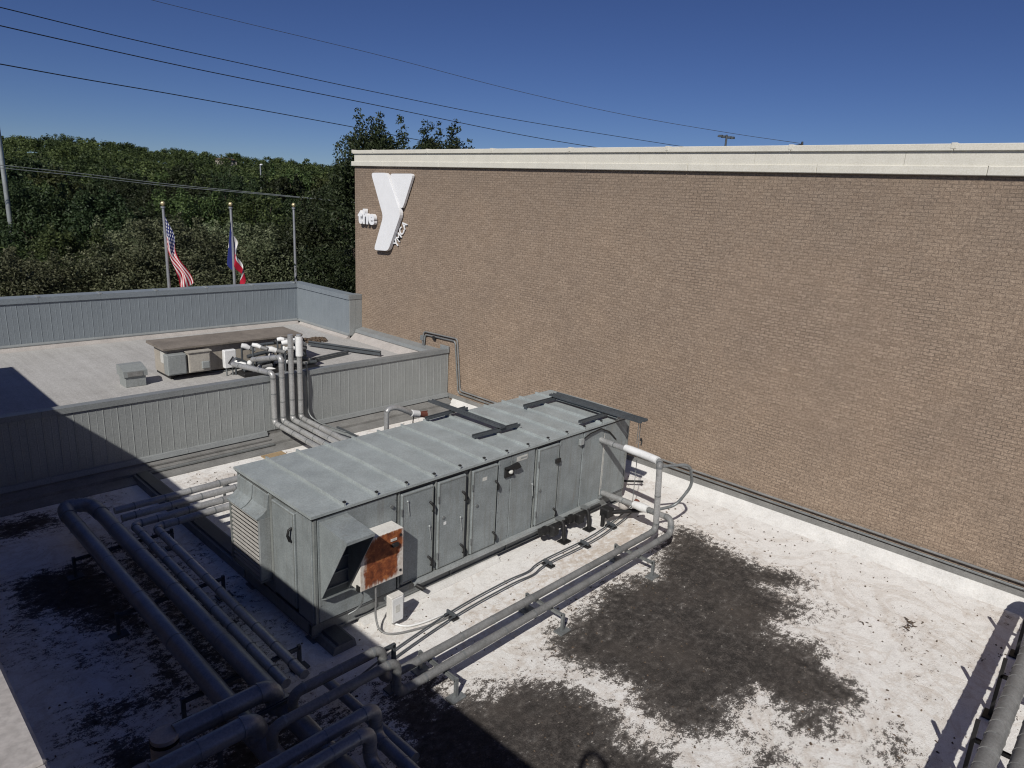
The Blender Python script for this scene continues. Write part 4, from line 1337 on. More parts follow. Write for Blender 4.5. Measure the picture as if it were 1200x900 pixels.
# low deck conduits past the air handler
for k, (yo, lab) in enumerate(((-0.74, 'thin dark conduit on the roof, nearer the air handler'), (-0.88, 'thin dark conduit on the roof, farther from the air handler'))):
    cable('roof_conduit', [(-0.2, yo - 0.45, 0.05), (0.9, yo - 0.22, 0.06), (2.3, yo - 0.04, 0.07), (3.6, yo, 0.08), (4.2, yo - 0.01, 0.06), (4.7, yo + 0.06, 0.08), (6.4, yo + 0.06, 0.09), (8.4, yo + 0.36, 0.09)], 0.015, 'strut', lab, 'conduit')
for k, (bx, by) in enumerate(((4.75, -0.80), (5.95, -0.78), (7.1, -0.62), (2.15, -0.85))):
    bl = thing('conduit_block', ['small conduit block second from the near end of the thin conduits', 'conduit block third along the thin conduits, by the dark stain', 'conduit block at the far end of the thin conduits by the valves', 'conduit block at the near end of the thin conduits'][k], 'block', (bx, by, 0))
    part('block', B(bx - 0.07, bx + 0.07, by - 0.13, by + 0.13, 0.0, 0.045, bev=0.01), 'black', bl)
    part('clamp', B(bx - 0.02, bx + 0.02, by - 0.10, by + 0.12, 0.0452, 0.115, bev=0.008), 'strut', bl)
    part('pad', B(bx - 0.09, bx + 0.09, by - 0.16, by + 0.14, -0.01, 0.006), 'white_curb', bl)
cable('roof_conduit', [(8.7, 1.3, 0.16), (9.2, 0.6, 0.16), (9.6, 0.2, 0.16)], 0.03, 'black', 'short dark pipe stub behind the far end of the air handler', 'conduit')

# pipe stands


def stand(x0, x1, y0, y1, zt, label, mat='strut_galv', post=None, group=None):
    """strut trestle: two posts with feet and a crossbar"""
    t = thing('pipe_stand', label, 'pipe stand', ((x0 + x1) / 2, (y0 + y1) / 2, 0), group)
    for (x, y) in ((x0, y0), (x1, y1)):
        part('post', B(x - 0.025, x + 0.025, y - 0.025, y + 0.025, 0.0, post or zt + 0.1), mat, t)
        part('foot', B(x - 0.13, x + 0.13, y - 0.09, y + 0.09, -0.01, 0.02, bev=0.006), mat, t)
    strut_bar(t, (x0, y0, zt), (x1, y1, zt), 0.05, 0.05, mat, 'crossbar')
    return t


stand(6.0, 6.0, -2.42, -1.52, 0.28, 'galvanised pipe stand under the far ends of the two dark pipes', post=0.34)
stand(3.3, 3.3, -2.38, -1.55, 0.28, 'galvanised pipe stand halfway along the two dark pipes', post=0.33)
stand(0.9, 0.9, -2.38, -1.55, 0.28, 'galvanised pipe stand near the drops of the two dark pipes', post=0.33)
for k, (yy, lab) in enumerate(((4.6, 'shaded pipe stand nearest the ribbed return bend'), (2.3, 'shaded pipe stand midway along the large pipe pair'), (-0.3, 'shaded pipe stand beside the corner of the air handler'))):
    stand(-2.12, -0.42, yy, yy, 0.33, lab, 'strut', post=0.40)
stand(-2.2, 0.35, -1.62, -1.62, 0.72, 'shaded trestle under the crossing pipes', 'strut', post=0.76)
stand(1.3, 1.3, 4.4, 6.1, 0.38, 'pipe stand under the four pipes left of the air handler', 'strut_galv', post=0.42)

# dark expansion-joint curb crossing the deck under the left end
ej = thing('roof_divider', 'dark raised expansion joint curb running back to the near parapet', 'curb', (0.35, 5.5, 0))
part('curb', MB().prism([(0.10, -0.01), (0.13, 0.13), (0.50, 0.13), (0.53, -0.01)], 'y', -0.4, YM - 0.40), 'base_steel', ej)
part('cap_strip', MB().prism([(0.18, 0.131), (0.20, 0.17), (0.44, 0.17), (0.46, 0.131)], 'y', -0.4, YM - 0.42), 'strut', ej)
# walkway pads and sleepers to the right of the risers
ww = thing('roof_duct', 'low dark rectangular duct running from the near parapet toward the air handler', 'duct', (5.4, 7, 0))
part('duct', B(5.25, 5.75, 5.0, YM - 0.36, 0.02, 0.16, bev=0.01), 'base_steel', ww)
part('edge_angle', B(5.76, 5.82, 5.0, YM - 0.37, 0.0, 0.19), 'strut', ww)
part('cover', B(5.3, 5.7, 5.0, YM - 0.38, 0.161, 0.175), 'grey_box', ww)
tn_ = solo('plywood_offcut', B(3.15, 3.75, 7.55, 8.05, 0.005, 0.03), 'wood', 'weathered tan board lying beside the riser pipes', 'board', (3.4, 7.8, 0))
bo = thing('spray_bottle', 'tiny yellow bottle standing at the foot of the near parapet', 'bottle', (5.05, YM - 0.25, 0.16))
part('body', MB().tube([(5.05, YM - 0.25, 0.17), (5.05, YM - 0.25, 0.38), (5.05, YM - 0.25, 0.46)], [0.07, 0.07, 0.03], 10), 'yellow_paint', bo)
part('nozzle', B(5.03, 5.07, YM - 0.33, YM - 0.23, 0.462, 0.56), 'black', bo)

# gooseneck line behind the air handler
q0 = ony(453, 503, 2.9); q1 = ony(453, 483, 2.9); q2 = ony(466, 478, 2.9); q3 = ony(482, 484, 2.9); q4 = ony(499, 486, 2.9)
gk = thing('gooseneck_pipe', 'silver gooseneck pipe behind the air handler roof edge', 'pipe', (q0[0], q0[1], 0))
part('riser', MB().tube([(q0[0], q0[1], 0.1), tuple(q1)], 0.055, 12), 'pipe_alu', gk)
part('bend', MB().tube(smooth_path([tuple(q1), ((q1[0] + q2[0]) / 2 - 0.06, q1[1], q2[2] + 0.02), tuple(q2), tuple(q3)], 5), 0.058, 12), 'pipe_alu', gk)
part('white_sleeve', MB().tube([tuple(q3), tuple(q3 + (q4 - q3) * 0.5)], 0.075, 12), 'pipe_white', gk)
part('valve', MB().tube([tuple(q3 + (q4 - q3) * 0.5), tuple(q4)], [0.06, 0.075], 12), 'copper_valve', gk)
part('lever', MB().bar(tuple(q3 + (q4 - q3) * 0.6 + np.array([0, 0, 0.05])), tuple(q4 + np.array([0.05, 0, 0.08])), 0.02), 'copper_valve', gk)
part('sensor_wire', MB().tube(smooth_path([tuple(q3 + (q4 - q3) * 0.4), tuple(q3 + np.array([0.05, 0, -0.2])), (q3[0], q3[1], 0.9)], 4), 0.012, 6), 'black', gk)

# conduits clipped to the brick wall
for k in range(2):
    o = 0.10 * k
    xw = XW - 0.05
    pts = [(xw - 0.05, 10.22 - o * 0.8, 1.72), (xw, 10.2 - o * 0.8, 2.32 - o), (xw, 8.42 + o, 2.36 - o), (xw, 8.20 + o, 0.60 + o * -1.0), (xw - 0.03, -14.0, 0.52 - o * 1.25)]
    pp = []
    pipe('wall_conduit', pts, 0.026, ('pipe_grey', 'strut_galv')[k], ['outer conduit arching over the parapet and along the brick wall foot', 'inner conduit arching over the parapet and along the brick wall foot'][k], 'conduit', bend=0.12, band=2.6)
solo('conduit_clamp', B(XW - 0.10, XW - 0.02, 9.55, 9.68, 2.12, 2.25, bev=0.01), 'black', 'small black clamp on the arching wall conduits', 'clamp', (XW - 0.06, 9.6, 2.15))
solo('fitting_box', B(XW - 0.14, XW - 0.02, 10.14, 10.30, 2.0, 2.18, bev=0.01), 'strut_galv', 'small grey conduit fitting above the end of the near parapet', 'fitting', (XW - 0.06, 10.2, 2.1))

# big wrapped pipes at the lower right with their trestles
for k, (yy, zz_, lab) in enumerate(((-8.21, 0.86, 'ribbed grey wrapped pipe at the lower right corner, left one'), (-8.52, 0.86, 'ribbed grey wrapped pipe at the lower right corner, right one'))):
    pipe('wrapped_pipe', [(1.5, yy, zz_), (9.6, yy, zz_), (9.75, yy, 0.15)], 0.112, 'pipe_grey', lab, bend=0.25, band=0.32, bands='pipe_grey')
for k, xx in enumerate((4.7, 6.5, 8.6)):
    stand(xx, xx, -8.75, -8.0, 0.68, ['black pipe trestle at the bottom right edge, nearest', 'black pipe trestle in the middle of the lower right pipes', 'black pipe trestle nearest the brick wall at lower right'][k], 'black', post=0.98)

# loose grit and flakes of membrane lying on the deck
gm_ = MB()
for k in range(2600):
    gx_, gy_ = random.uniform(XE + 0.3, XW - 0.4), random.uniform(-9, YM - 0.8)
    if noise.noise((gx_ * 0.7, gy_ * 0.7, 1.3)) < random.uniform(-0.5, 0.35): continue
    a = random.uniform(0, 6.28); l_ = random.uniform(0.010, 0.034); w_ = l_ * random.uniform(0.3, 0.8); h_ = random.uniform(0.004, 0.014)
    ca, sa = math.cos(a), math.sin(a)
    vv = [(gx_ + ca * x_ * l_ - sa * y_ * w_, gy_ + sa * x_ * l_ + ca * y_ * w_, z_) for (x_, y_, z_) in ((-1, -1, -0.02), (1, -0.8, -0.02), (0.9, 1, -0.02), (-0.8, 0.9, -0.02), (random.uniform(-.4, .4), 0, h_))]
    gm_.add(vv, [(0, 1, 4), (1, 2, 4), (2, 3, 4), (3, 0, 4)])
go = link('roof_grit', gm_.mesh('roof_grit'), 'dirt_pile')
go['kind'] = 'stuff'; go['label'] = 'dark grit and flakes scattered over the white roof'; go['category'] = 'grit'
for k, (u, v, lab) in enumerate(((1066, 733, 'small twiggy clump of debris on the open white roof'), (1014, 733, 'tiny pair of dark leaves on the open white roof'))):
    c = onz(u, v, 0.0)
    m = MB()
    for j in range(16 if k == 0 else 4):
        a = random.uniform(0, 6.28); l_ = random.uniform(0.03, 0.12)
        p0 = (c[0] + random.uniform(-0.16, 0.16), c[1] + random.uniform(-0.07, 0.07), random.uniform(0.0, 0.02))
        m.bar(p0, (p0[0] + l_ * math.cos(a), p0[1] + l_ * math.sin(a), random.uniform(0.005, 0.04)), 0.014, 0.008)
    solo('roof_debris', m, 'dirt_pile', lab, 'debris', (c[0], c[1], 0))

# ------------------------------------------------------------------ equipment on the far roof
un = thing('condensing_unit', 'low beige equipment enclosure with flat brown roof on the far roof', 'enclosure', (4.7, 13.3, LRZ))
UZ = 2.36
_a, _b, _c = onz(196, 409, UZ), onz(171, 400, UZ), onz(348, 389, UZ)
UX0, UX1, UY0, UY1 = _b[0] + 0.1, _c[0] - 0.12, _a[1] + 0.12, _b[1] - 0.12
part('body', B(UX0 + 0.05, UX1 - 0.05, UY0 + 0.03, UY1 - 0.05, LRZ + 0.10, UZ - 0.055), 'beige', un)
x = UX0 + 0.05
while x < UX1 - 0.2:
    part('side_panel', B(x + 0.008, min(x + 0.83, UX1 - 0.05) - 0.008, UY0 + 0.01, UY0 + 0.0295, LRZ + 0.12, UZ - 0.06), 'beige', un)
    x += 0.83
part('roof', MB().prism([(UY0 - 0.12, UZ - 0.05), (UY0 - 0.12, UZ + 0.0), (UY1 + 0.12, UZ + 0.03), (UY1 + 0.12, UZ - 0.05)], 'x', UX0 - 0.1, UX1 + 0.12), 'brown_roof', un)
part('side_label', B(UX0 + 0.028, UX0 + 0.049, UY0 + 0.2, UY0 + 0.5, 1.85, 2.18), 'label_white', un)
part('end_cowl', MB().prism([(UX1 + 0.0, LRZ + 0.1), (UX1 + 0.0, UZ - 0.06), (UX1 + 0.18, UZ - 0.08), (UX1 + 0.30, UZ - 0.28), (UX1 + 0.34, LRZ + 0.1)], 'y', UY0 + 0.05, UY0 + 0.85), 'black', un)
for xx in (UX0 + 0.1, UX1 - 0.2):
    part('skid', B(xx, xx + 0.1, UY0, UY1, LRZ, LRZ + 0.0995), 'black', un)
YC = UY0 - 0.28
fx = [(ony(196, 424, YC)[0], ony(219, 424, YC)[0], 'grey_box', 'grey electrical cabinet on the beige enclosure, leftmost'), (ony(221, 422, YC)[0], ony(247, 422, YC)[0], 'beige_box', 'beige electrical cabinet with meter on the beige enclosure')]
for (a, b, mt, lab) in fx:
    e = thing('electrical_cabinet', lab, 'electrical box', ((a + b) / 2, YC + 0.1, LRZ))
    part('case', B(a, b, YC, UY0 + 0.008, LRZ + 0.18, LRZ + 0.78, bev=0.02), mt, e)
    part('cover', B(a + 0.04, b - 0.04, YC - 0.015, YC - 0.0002, LRZ + 0.22, LRZ + 0.72), mt, e)
    if mt == 'beige_box':
        part('meter', B(a + 0.35, a + 0.58, YC - 0.09, YC - 0.0152, LRZ + 0.28, LRZ + 0.5, bev=0.02), 'grey_box', e)
        part('overhang', B(a - 0.03, b + 0.03, YC - 0.04, UY0 - 0.02, LRZ + 0.7801, LRZ + 0.81), mt, e)
YD = UY0 - 0.5
a, b = ony(262, 425, YD)[0], ony(276, 425, YD)[0]
e = thing('disconnect_box', 'upright white disconnect box on the far roof', 'electrical box', ((a + b) / 2, YD, LRZ))
part('case', B(a, b, YD - 0.08, YD + 0.08, LRZ + 0.25, LRZ + 0.80, bev=0.02), 'pipe_white', e)
part('lever', MB().bar((a + 0.1, YD - 0.10, LRZ + 0.4), (a + 0.25, YD - 0.11, LRZ + 0.6), 0.03), 'black', e)
for xx in (a + 0.08, b - 0.1):
    part('conduit_leg', MB().tube([(xx, YD, LRZ), (xx, YD, LRZ + 0.25)], 0.025, 8), 'strut_galv', e)
g0 = onz(148, 455, LRZ); g1 = onz(172, 452, LRZ)
gv = thing('gravity_vent', 'small grey hooded vent box behind the near parapet', 'vent', (g0[0], g0[1] + 0.3, LRZ))
part('base', B(g0[0], g1[0] + 0.02, g0[1] + 0.02, g0[1] + 0.5, LRZ, LRZ + 0.30, bev=0.01), 'grey_box', gv)
part('hood', MB().prism([(g0[1] - 0.02, LRZ + 0.30), (g0[1] - 0.02, LRZ + 0.46), (g0[1] + 0.35, LRZ + 0.58), (g0[1] + 0.55, LRZ + 0.58), (g0[1] + 0.55, LRZ + 0.30)], 'x', g0[0] - 0.04, g1[0] + 0.06), 'grey_box', gv)
part('grille', B(g0[0] + 0.06, g1[0] - 0.06, g0[1] - 0.03, g0[1] - 0.0201, LRZ + 0.31, LRZ + 0.44), 'flashing', gv)
# white lagged refrigerant pipes in front of the enclosure, dark blocks below
wl_ = [((283, 405), (292, 408)), ((309, 402), (320, 404)), ((312, 409), (324, 411)), ((300, 418), (312, 421)), ((336, 417), (350, 419)), ((276, 424), (288, 428)), ((296, 404), (306, 407)), ((330, 402), (343, 401)), ((316, 416), (330, 422)), ((322, 424), (338, 424)), ((302, 430), (322, 434)), ((334, 409), (348, 408)), ((325, 398), (333, 398)), ((345, 398), (352, 401))]
wlab = ['white lagged stub nearest the disconnect box, upper row', 'white lagged stub under the middle of the brown roof', 'white lagged tee in the middle row of the pipe cluster', 'white lagged bend left of the cluster centre', 'white lagged stub right against the tall risers', 'white lagged stub nearest the disconnect box, lower row', 'leftmost white lagged pipe stub below the brown roof', 'white lagged pipe stub near the tall risers, upper one', 'white lagged elbow in the middle of the pipe cluster', 'white lagged pipe lying level in the pipe cluster', 'lowest white lagged pipe stub just above the parapet cap', 'white lagged valve beside the tall risers', 'small white lagged fitting under the brown roof edge', 'white lagged fitting behind the tall risers']
for k, ((a, b), (c, d)) in enumerate(wl_):
    if k in (1, 3): continue
    y_ = UY0 - 0.55 - 0.18 * (k % 4)
    A, B_ = ony(a, b, y_ + random.uniform(-0.1, 0.3)), ony(c, d, y_ - random.uniform(-0.1, 0.25))
    sr = random.uniform(0.055, 0.095)
    pt = thing('lagged_pipe', wlab[k], 'pipe', A)
    part('sleeve', MB().tube([tuple(A), tuple((A + B_) / 2 + np.array([0, 0, 0.02])), tuple(B_)], [sr * 0.85, sr, sr * 0.8], 12), 'pipe_white', pt)
    part('stub', MB().tube([tuple(B_), tuple(B_ + (B_ - A) * 0.8)], 0.06, 10), 'pipe_grey', pt)
    part('leg', MB().tube([tuple(A + np.array([0, 0, -0.05])), (A[0], A[1], LRZ)], 0.03, 8), 'strut', pt)
for k, (a, b, c, d, h, lab) in enumerate([(285, 345, UY0 - 1.0, UY0 - 0.5, 0.28, 'black pump skid among the white lagged pipes'), (310, 362, UY0 - 0.45, UY0 - 0.05, 0.42, 'dark compressor block behind the white lagged pipes'), (352, 376, UY0 - 1.3, UY0 - 0.5, 0.22, 'dark curb block beside the tall risers on the far roof')]):
    x0, x1 = ony(a, 420, c)[0], ony(b, 420, c)[0]
    pb = thing('equipment_skid', lab, 'equipment', ((x0 + x1) / 2, c, LRZ))
    part('base', B(x0, x1, c, d, LRZ, LRZ + h * 0.4, bev=0.02), 'black', pb)
    for j in range(3):
        xx = x0 + (x1 - x0) * (j + 0.5) / 3
        part('cylinder', MB().tube([(xx - 0.15, (c + d) / 2, LRZ + h * 0.7), (xx + 0.18, (c + d) / 2, LRZ + h * 0.7)], h * 0.28, 12), ('strut', 'pipe_grey', 'strut')[j], pb)
for k, (pA, pB, z_, w_, lab) in enumerate([((362, 403), (446, 415), LRZ + 0.1, 0.16, 'long black pipe sleeper farther back on the far roof'), ((364, 424), (408, 414), LRZ + 0.05, 0.06, 'black pipe sleeper just behind the parapet cap'), ((378, 405), (438, 414), LRZ + 0.06, 0.10, 'black pipe sleeper in front of the long one on the far roof')]):
    A, B_ = onz(*pA, z_), onz(*pB, z_)
    st_ = thing('pipe_sleeper', lab, 'sleeper', ((A[0] + B_[0]) / 2, (A[1] + B_[1]) / 2, LRZ))
    part('beam', MB().bar(tuple(A), tuple(B_), w_ * 0.6, 0.09), 'strut', st_)
    part('top_pipe', MB().tube([tuple(A + np.array([0, 0, 0.09])), tuple(B_ + np.array([0, 0, 0.09]))], 0.035, 8), 'strut', st_)
for k, (pA, pB, dy, r_, lab) in enumerate([((284, 409), (340, 400), -0.35, 0.05, 'upper black hose along the beige enclosure'), ((290, 418), (350, 408), -0.55, 0.06, 'middle black pipe among the white lagged pipes'), ((300, 426), (356, 416), -0.8, 0.06, 'lower black pipe among the white lagged pipes'), ((276, 420), (300, 431), -0.7, 0.045, 'short dark pipe by the white disconnect box')]):
    A, B_ = ony(*pA, UY0 + dy), ony(*pB, UY0 + dy - 0.1)
    pt = thing('refrigerant_pipe', lab, 'pipe', A)
    part('run', MB().tube(smooth_path([tuple(A), tuple(A * 0.6 + B_ * 0.4 + np.array([0, 0.05, 0.03])), tuple(B_)], 5), r_, 10), 'strut', pt)
    part('leg', MB().tube([tuple(A * 0.5 + B_ * 0.5), (A[0] * 0.5 + B_[0] * 0.5, A[1] * 0.5 + B_[1] * 0.5, LRZ)], 0.025, 8), 'strut_galv', pt)
    part('valve', MB().sphere(tuple(A * 0.3 + B_ * 0.7 + np.array([0, 0, 0.06])), 0.09, 8, 6), 'pipe_white' if k % 2 else 'black', pt)
mpile = MB()
c0 = onz(366, 400, LRZ)
for k in range(120):
    a = random.uniform(0, 6.28); r_ = random.uniform(0, 0.8) ** 0.7
    mpile.sphere((c0[0] + r_ * math.cos(a) * 0.9, c0[1] + r_ * math.sin(a) * 0.4, LRZ + 0.05 * (1 - r_) + random.uniform(0, 0.06)), random.uniform(0.03, 0.08), 5, 3, (1.3, 1, 0.7))
lp_ = link('leaf_litter', mpile.mesh('leaf_litter'), 'dirt_pile')
lp_['kind'] = 'stuff'; lp_['label'] = 'brown leaf litter heaped on the far roof by the enclosure'; lp_['category'] = 'litter'
cable('flexible_conduit', [(3.2, 12.35, LRZ + 0.02), (3.9, 11.9, LRZ + 0.03), (4.5, 12.1, LRZ + 0.03), (4.9, 12.2, LRZ + 0.3)], 0.02, 'strut_galv', 'thin cable on the far roof below the electrical cabinets')

# ------------------------------------------------------------------ flagpoles and flags


def flag_mesh(name, P, nu, nv):
    V, F, UV = [], [], []
    for i in range(nu + 1):
        for j in range(nv + 1):
            V.append(P(i / nu, j / nv)); UV.append((i / nu, j / nv))
    for i in range(nu):
        for j in range(nv):
            F.append((i * (nv + 1) + j, (i + 1) * (nv + 1) + j, (i + 1) * (nv + 1) + j + 1, i * (nv + 1) + j + 1))
    me = bpy.data.meshes.new(name)
    me.from_pydata(V, [], F)
    uvl = me.uv_layers.new(name='UVMap')
    for lp in me.loops:
        uvl.data[lp.index].uv = UV[lp.vertex_index]
    me.polygons.foreach_set('use_smooth', [True] * len(me.polygons))
    me.update()
    return me


FD = 31.0
pole_px = [(190.5, 236), (270, 237), (344, 238)]
pole_lab = ['leftmost silver flagpole with a gold ball, behind the far parapet', 'middle silver flagpole with a gold ball, behind the far parapet', 'rightmost flagpole with a gold ball and no flag']
rvec = np.array([_r0[0], _r0[1], 0.0])
for k, (u, v) in enumerate(pole_px):
    T = far(u, v, FD + 1.2 * k)
    t = thing('flagpole', pole_lab[k], 'flagpole', (T[0], T[1], GZ))
    part('shaft', MB().tube([(T[0], T[1], GZ), (T[0], T[1], T[2] - 0.25)], [0.10, 0.05], 12), 'pole_metal', t)
    part('truck', MB().tube([(T[0], T[1], T[2] - 0.25), (T[0], T[1], T[2] - 0.19)], 0.085, 10), 'pole_metal', t)
    part('finial', MB().sphere((T[0], T[1], T[2] - 0.08), 0.09, 10, 7), 'gold', t)
    if k == 0:
        base = np.array([T[0], T[1], T[2] - 0.55])

        def P(a, b):
            # limp flag: hoist on the pole, fly falls in folds
            z = -(1 - b) * a * 2.55 - b * (1.25 + a * 1.75) - 0.12 * math.sin(math.pi * a) * b
            x = 0.05 + a * (0.84 * (1 - b) + 0.52 * b) + 0.09 * math.sin(8 * a + 4 * b) * min(1, 2.5 * a)
            d = 0.10 * math.sin(9 * a - 6 * b) * min(1, 3 * a)
            q = base + rvec * x + np.array([_fw[0], _fw[1], 0]) * d + np.array([0, 0, z])
            return tuple(q)
        me = flag_mesh('flag', P, 44, 40)
        me.materials.append(MAT['us_flag'])
        fo = link('flag', me, None)
        tag(fo, 'limp red and white striped flag with starry blue canton', 'flag')
    if k == 1:
        base = np.array([T[0], T[1], T[2] - 0.62])

        def P(a, b):
            if a < 0.34:
                s = a / 0.34
                x = 0.05 - 0.30 * math.sin(s * math.pi) * (0.25 + 0.75 * b)
                z = -b * 1.55 - 0.75 * s
                d = -0.10 * math.sin(s * math.pi)
            else:
                s = (a - 0.34) / 0.66
                x = 0.06 + (0.26 + 0.50 * b * (1 - abs(2 * s - 0.9))) * s + 0.06 * math.sin(8 * s + 3 * b)
                z = -b * 1.15 - 0.75 - 1.35 * s * (0.55 + 0.45 * (1 - b)) - 0.5 * s * b
                d = 0.12 * math.sin(9 * s + 4 * b)
            return tuple(base + rvec * x + np.array([_fw[0], _fw[1], 0]) * d + np.array([0, 0, z]))
        me = flag_mesh('flag', P, 44, 30)
        me.materials.append(MAT['tricolour_flag'])
        fo = link('flag', me, None)
        tag(fo, 'limp blue white and red flag hanging from the middle flagpole', 'flag')

# ------------------------------------------------------------------ trees


def leaf_mesh(name, clumps, n_leaf, size, flat=0.35, cvar=None):
    """leaf faces scattered through clump volumes. clumps: (cx,cy,cz,r)"""
    cl = np.array(clumps)
    vol = cl[:, 3] ** 2
    cnt = np.maximum(4, (vol / vol.sum() * n_leaf)).astype(int)
    tot = cnt.sum()
    ci = np.repeat(np.arange(len(cl)), cnt)
    d = rng.normal(size=(tot, 3))
    d /= np.linalg.norm(d, axis=1)[:, None]
    rad = rng.random(tot) ** 0.45
    c = cl[ci, :3] + d * (rad * cl[ci, 3])[:, None] * np.array([1, 1, 0.8])
    nrm = d * 0.55 + rng.normal(size=(tot, 3)) * 0.6 + np.array([0, 0, flat])
    nrm /= np.linalg.norm(nrm, axis=1)[:, None]
    a = np.cross(nrm, rng.normal(size=(tot, 3)))
    a /= np.linalg.norm(a, axis=1)[:, None]
    b = np.cross(nrm, a)
    s = size * (0.55 + 0.9 * rng.random(tot))[:, None]
    if cl.shape[1] > 4: s = s * cl[ci, 4][:, None]
    la, lb = a * s, b * s * 0.48
    # pointed leaf: 4 corner rhombus
    V = np.stack([c - la, c + lb + nrm * s * 0.08, c + la, c - lb + nrm * s * 0.08], 1).reshape(-1, 3)
    F = np.arange(tot * 4).reshape(-1, 4)
    me = bpy.data.meshes.new(name)
    me.vertices.add(len(V))
    me.vertices.foreach_set('co', V.reshape(-1).astype(np.float32))
    me.loops.add(tot * 4)
    me.loops.foreach_set('vertex_index', F.reshape(-1).astype(np.int32))
    me.polygons.add(tot)
    me.polygons.foreach_set('loop_start', (np.arange(tot) * 4).astype(np.int32))
    me.update(calc_edges=True)
    var = np.clip(0.45 + 0.28 * rng.normal(size=tot) + 0.35 * (rng.random(len(cl))[ci] - 0.5) + (0 if cvar is None else np.array(cvar)[ci]), 0, 1)
    at = me.attributes.new('leafvar', 'FLOAT', 'FACE')
    at.data.foreach_set('value', var.astype(np.float32))
    return me


def crown_clumps(H, R, n, base=0.25, droop=0.0):
    out = []
    for i in range(n):
        a = rng.random() * 2 * math.pi
        t = base + (1 - base) * rng.random()
        prof = math.sin(math.pi * min(1, max(0.05, (t - base + 0.10) / (1.12 - base)))) ** 0.55
        r = R * prof * (0.35 + 0.65 * rng.random() ** 0.5) * (1 + 0.25 * math.sin(3 * a + i))
        s = R * rng.uniform(0.13, 0.30)
        out.append((r * math.cos(a), r * math.sin(a), H * t - s * 0.5, s))
    return out


def tree_proto(H, R, n, leaves, size, base=0.22):
    cl = crown_clumps(H, R, n, base)
    # stray sprays breaking the outline
    for i in range(int(n * 0.35)):
        c = cl[rng.integers(len(cl))]
        k_ = rng.uniform(1.05, 1.38)
        cl.append((c[0] * k_, c[1] * k_, min(H * 1.03, c[2] * rng.uniform(0.98, 1.10) + 0.1), R * rng.uniform(0.05, 0.11)))
    for i in range(10):
        a = rng.random() * 6.28; r_ = R * rng.uniform(0.1, 0.6)
        z0 = H * rng.uniform(0.93, 1.0)
        for j in range(4):
            cl.append((r_ * math.cos(a), r_ * math.sin(a), z0 + j * 0.035 * H * rng.uniform(0.5, 1), R * (0.11 - 0.018 * j)))
    cm = leaf_mesh('crown', cl, leaves, size)
    tm = MB()
    tm.tube([(0, 0, -0.3), (0.05, 0, H * 0.2), (-0.05, 0.06, H * 0.45), (0.04, 0.0, H * 0.75)], [0.035 * H * 0.9, 0.026 * H, 0.018 * H, 0.006 * H], 8)
    for q in rng.choice(len(cl), min(9, len(cl)), replace=False):
        c = cl[q]
        z0 = H * rng.uniform(0.2, 0.5)
        tm.tube([(0, 0, z0), (c[0] * 0.5, c[1] * 0.5, (z0 + c[2]) / 2 + 0.2), (c[0], c[1], c[2])], [0.012 * H, 0.008 * H, 0.003 * H], 6)
    return cm, tm.mesh('trunk')


def put_tree(proto, leaf, loc, sc, label, name='tree', group=None, sz=None):
    cm, tm = proto
    t = thing(name, label, 'tree', loc, group)
    if not cm.materials: cm.materials.append(MAT['leaf_green'])
    cr = link('crown', cm, None, t)
    cr.material_slots[0].link = 'OBJECT'
    cr.material_slots[0].material = MAT[leaf]
    tr = link('trunk', tm, 'bark' if not tm.materials else None, t)
    t.rotation_euler.z = random.uniform(0, 6.28)
    t.scale = (sc, sc, (sz or sc) * random.uniform(0.95, 1.05))
    return t


near_p = [tree_proto(9.5, 4.2, 150, 68000, 0.072, 0.10) for _ in range(3)]
mid_p = [tree_proto(12.0, 5.0, 120, 42000, 0.118, 0.15) for _ in range(3)]
far_p = [tree_proto(12.0, 5.5, 70, 17000, 0.20, 0.12) for _ in range(3)]
tall_p = tree_proto(15.5, 3.5, 250, 84000, 0.078, 0.10)

# front row just behind the far parapet (u px, horizontal distance, top row px)
front = [
    (-40, 44, 268, 'leaf_green', 'green tree cut by the left edge of the picture, front row'),
    (18, 41, 284, 'leaf_olive', 'pale olive tree below the lamp post at the left edge'),
    (70, 46, 262, 'leaf_green', 'green front row tree between the lamp post and the striped flag'),
    (118, 42, 272, 'leaf_olive', 'pale olive front row tree well left of the striped flag'),
    (160, 47, 252, 'leaf_olive', 'pale olive tree just left of the striped flag'),
    (212, 43, 250, 'leaf_olive', 'pale olive tree behind the striped flag'),
    (255, 48, 246, 'leaf_olive', 'tallest pale olive tree, left of the middle flagpole'),
    (296, 45, 254, 'leaf_olive', 'pale olive tree right of the middle flagpole'),
    (330, 50, 258, 'leaf_green', 'green front row tree left of the empty flagpole'),
    (368, 47, 236, 'leaf_dark', 'dark tree right of the empty flagpole'),
    (402, 50, 222, 'leaf_dark', 'dark tree against the left edge of the brick building')]
for k, (u, d, v, lf, lab) in enumerate(front):
    T = far(u, v, d)
    s = (T[2] - GZ) / 10.7
    put_tree(near_p[k % 3], lf, (T[0], T[1], GZ), s * 1.12, lab, 'broadleaf_tree', 'front row of trees', sz=s)
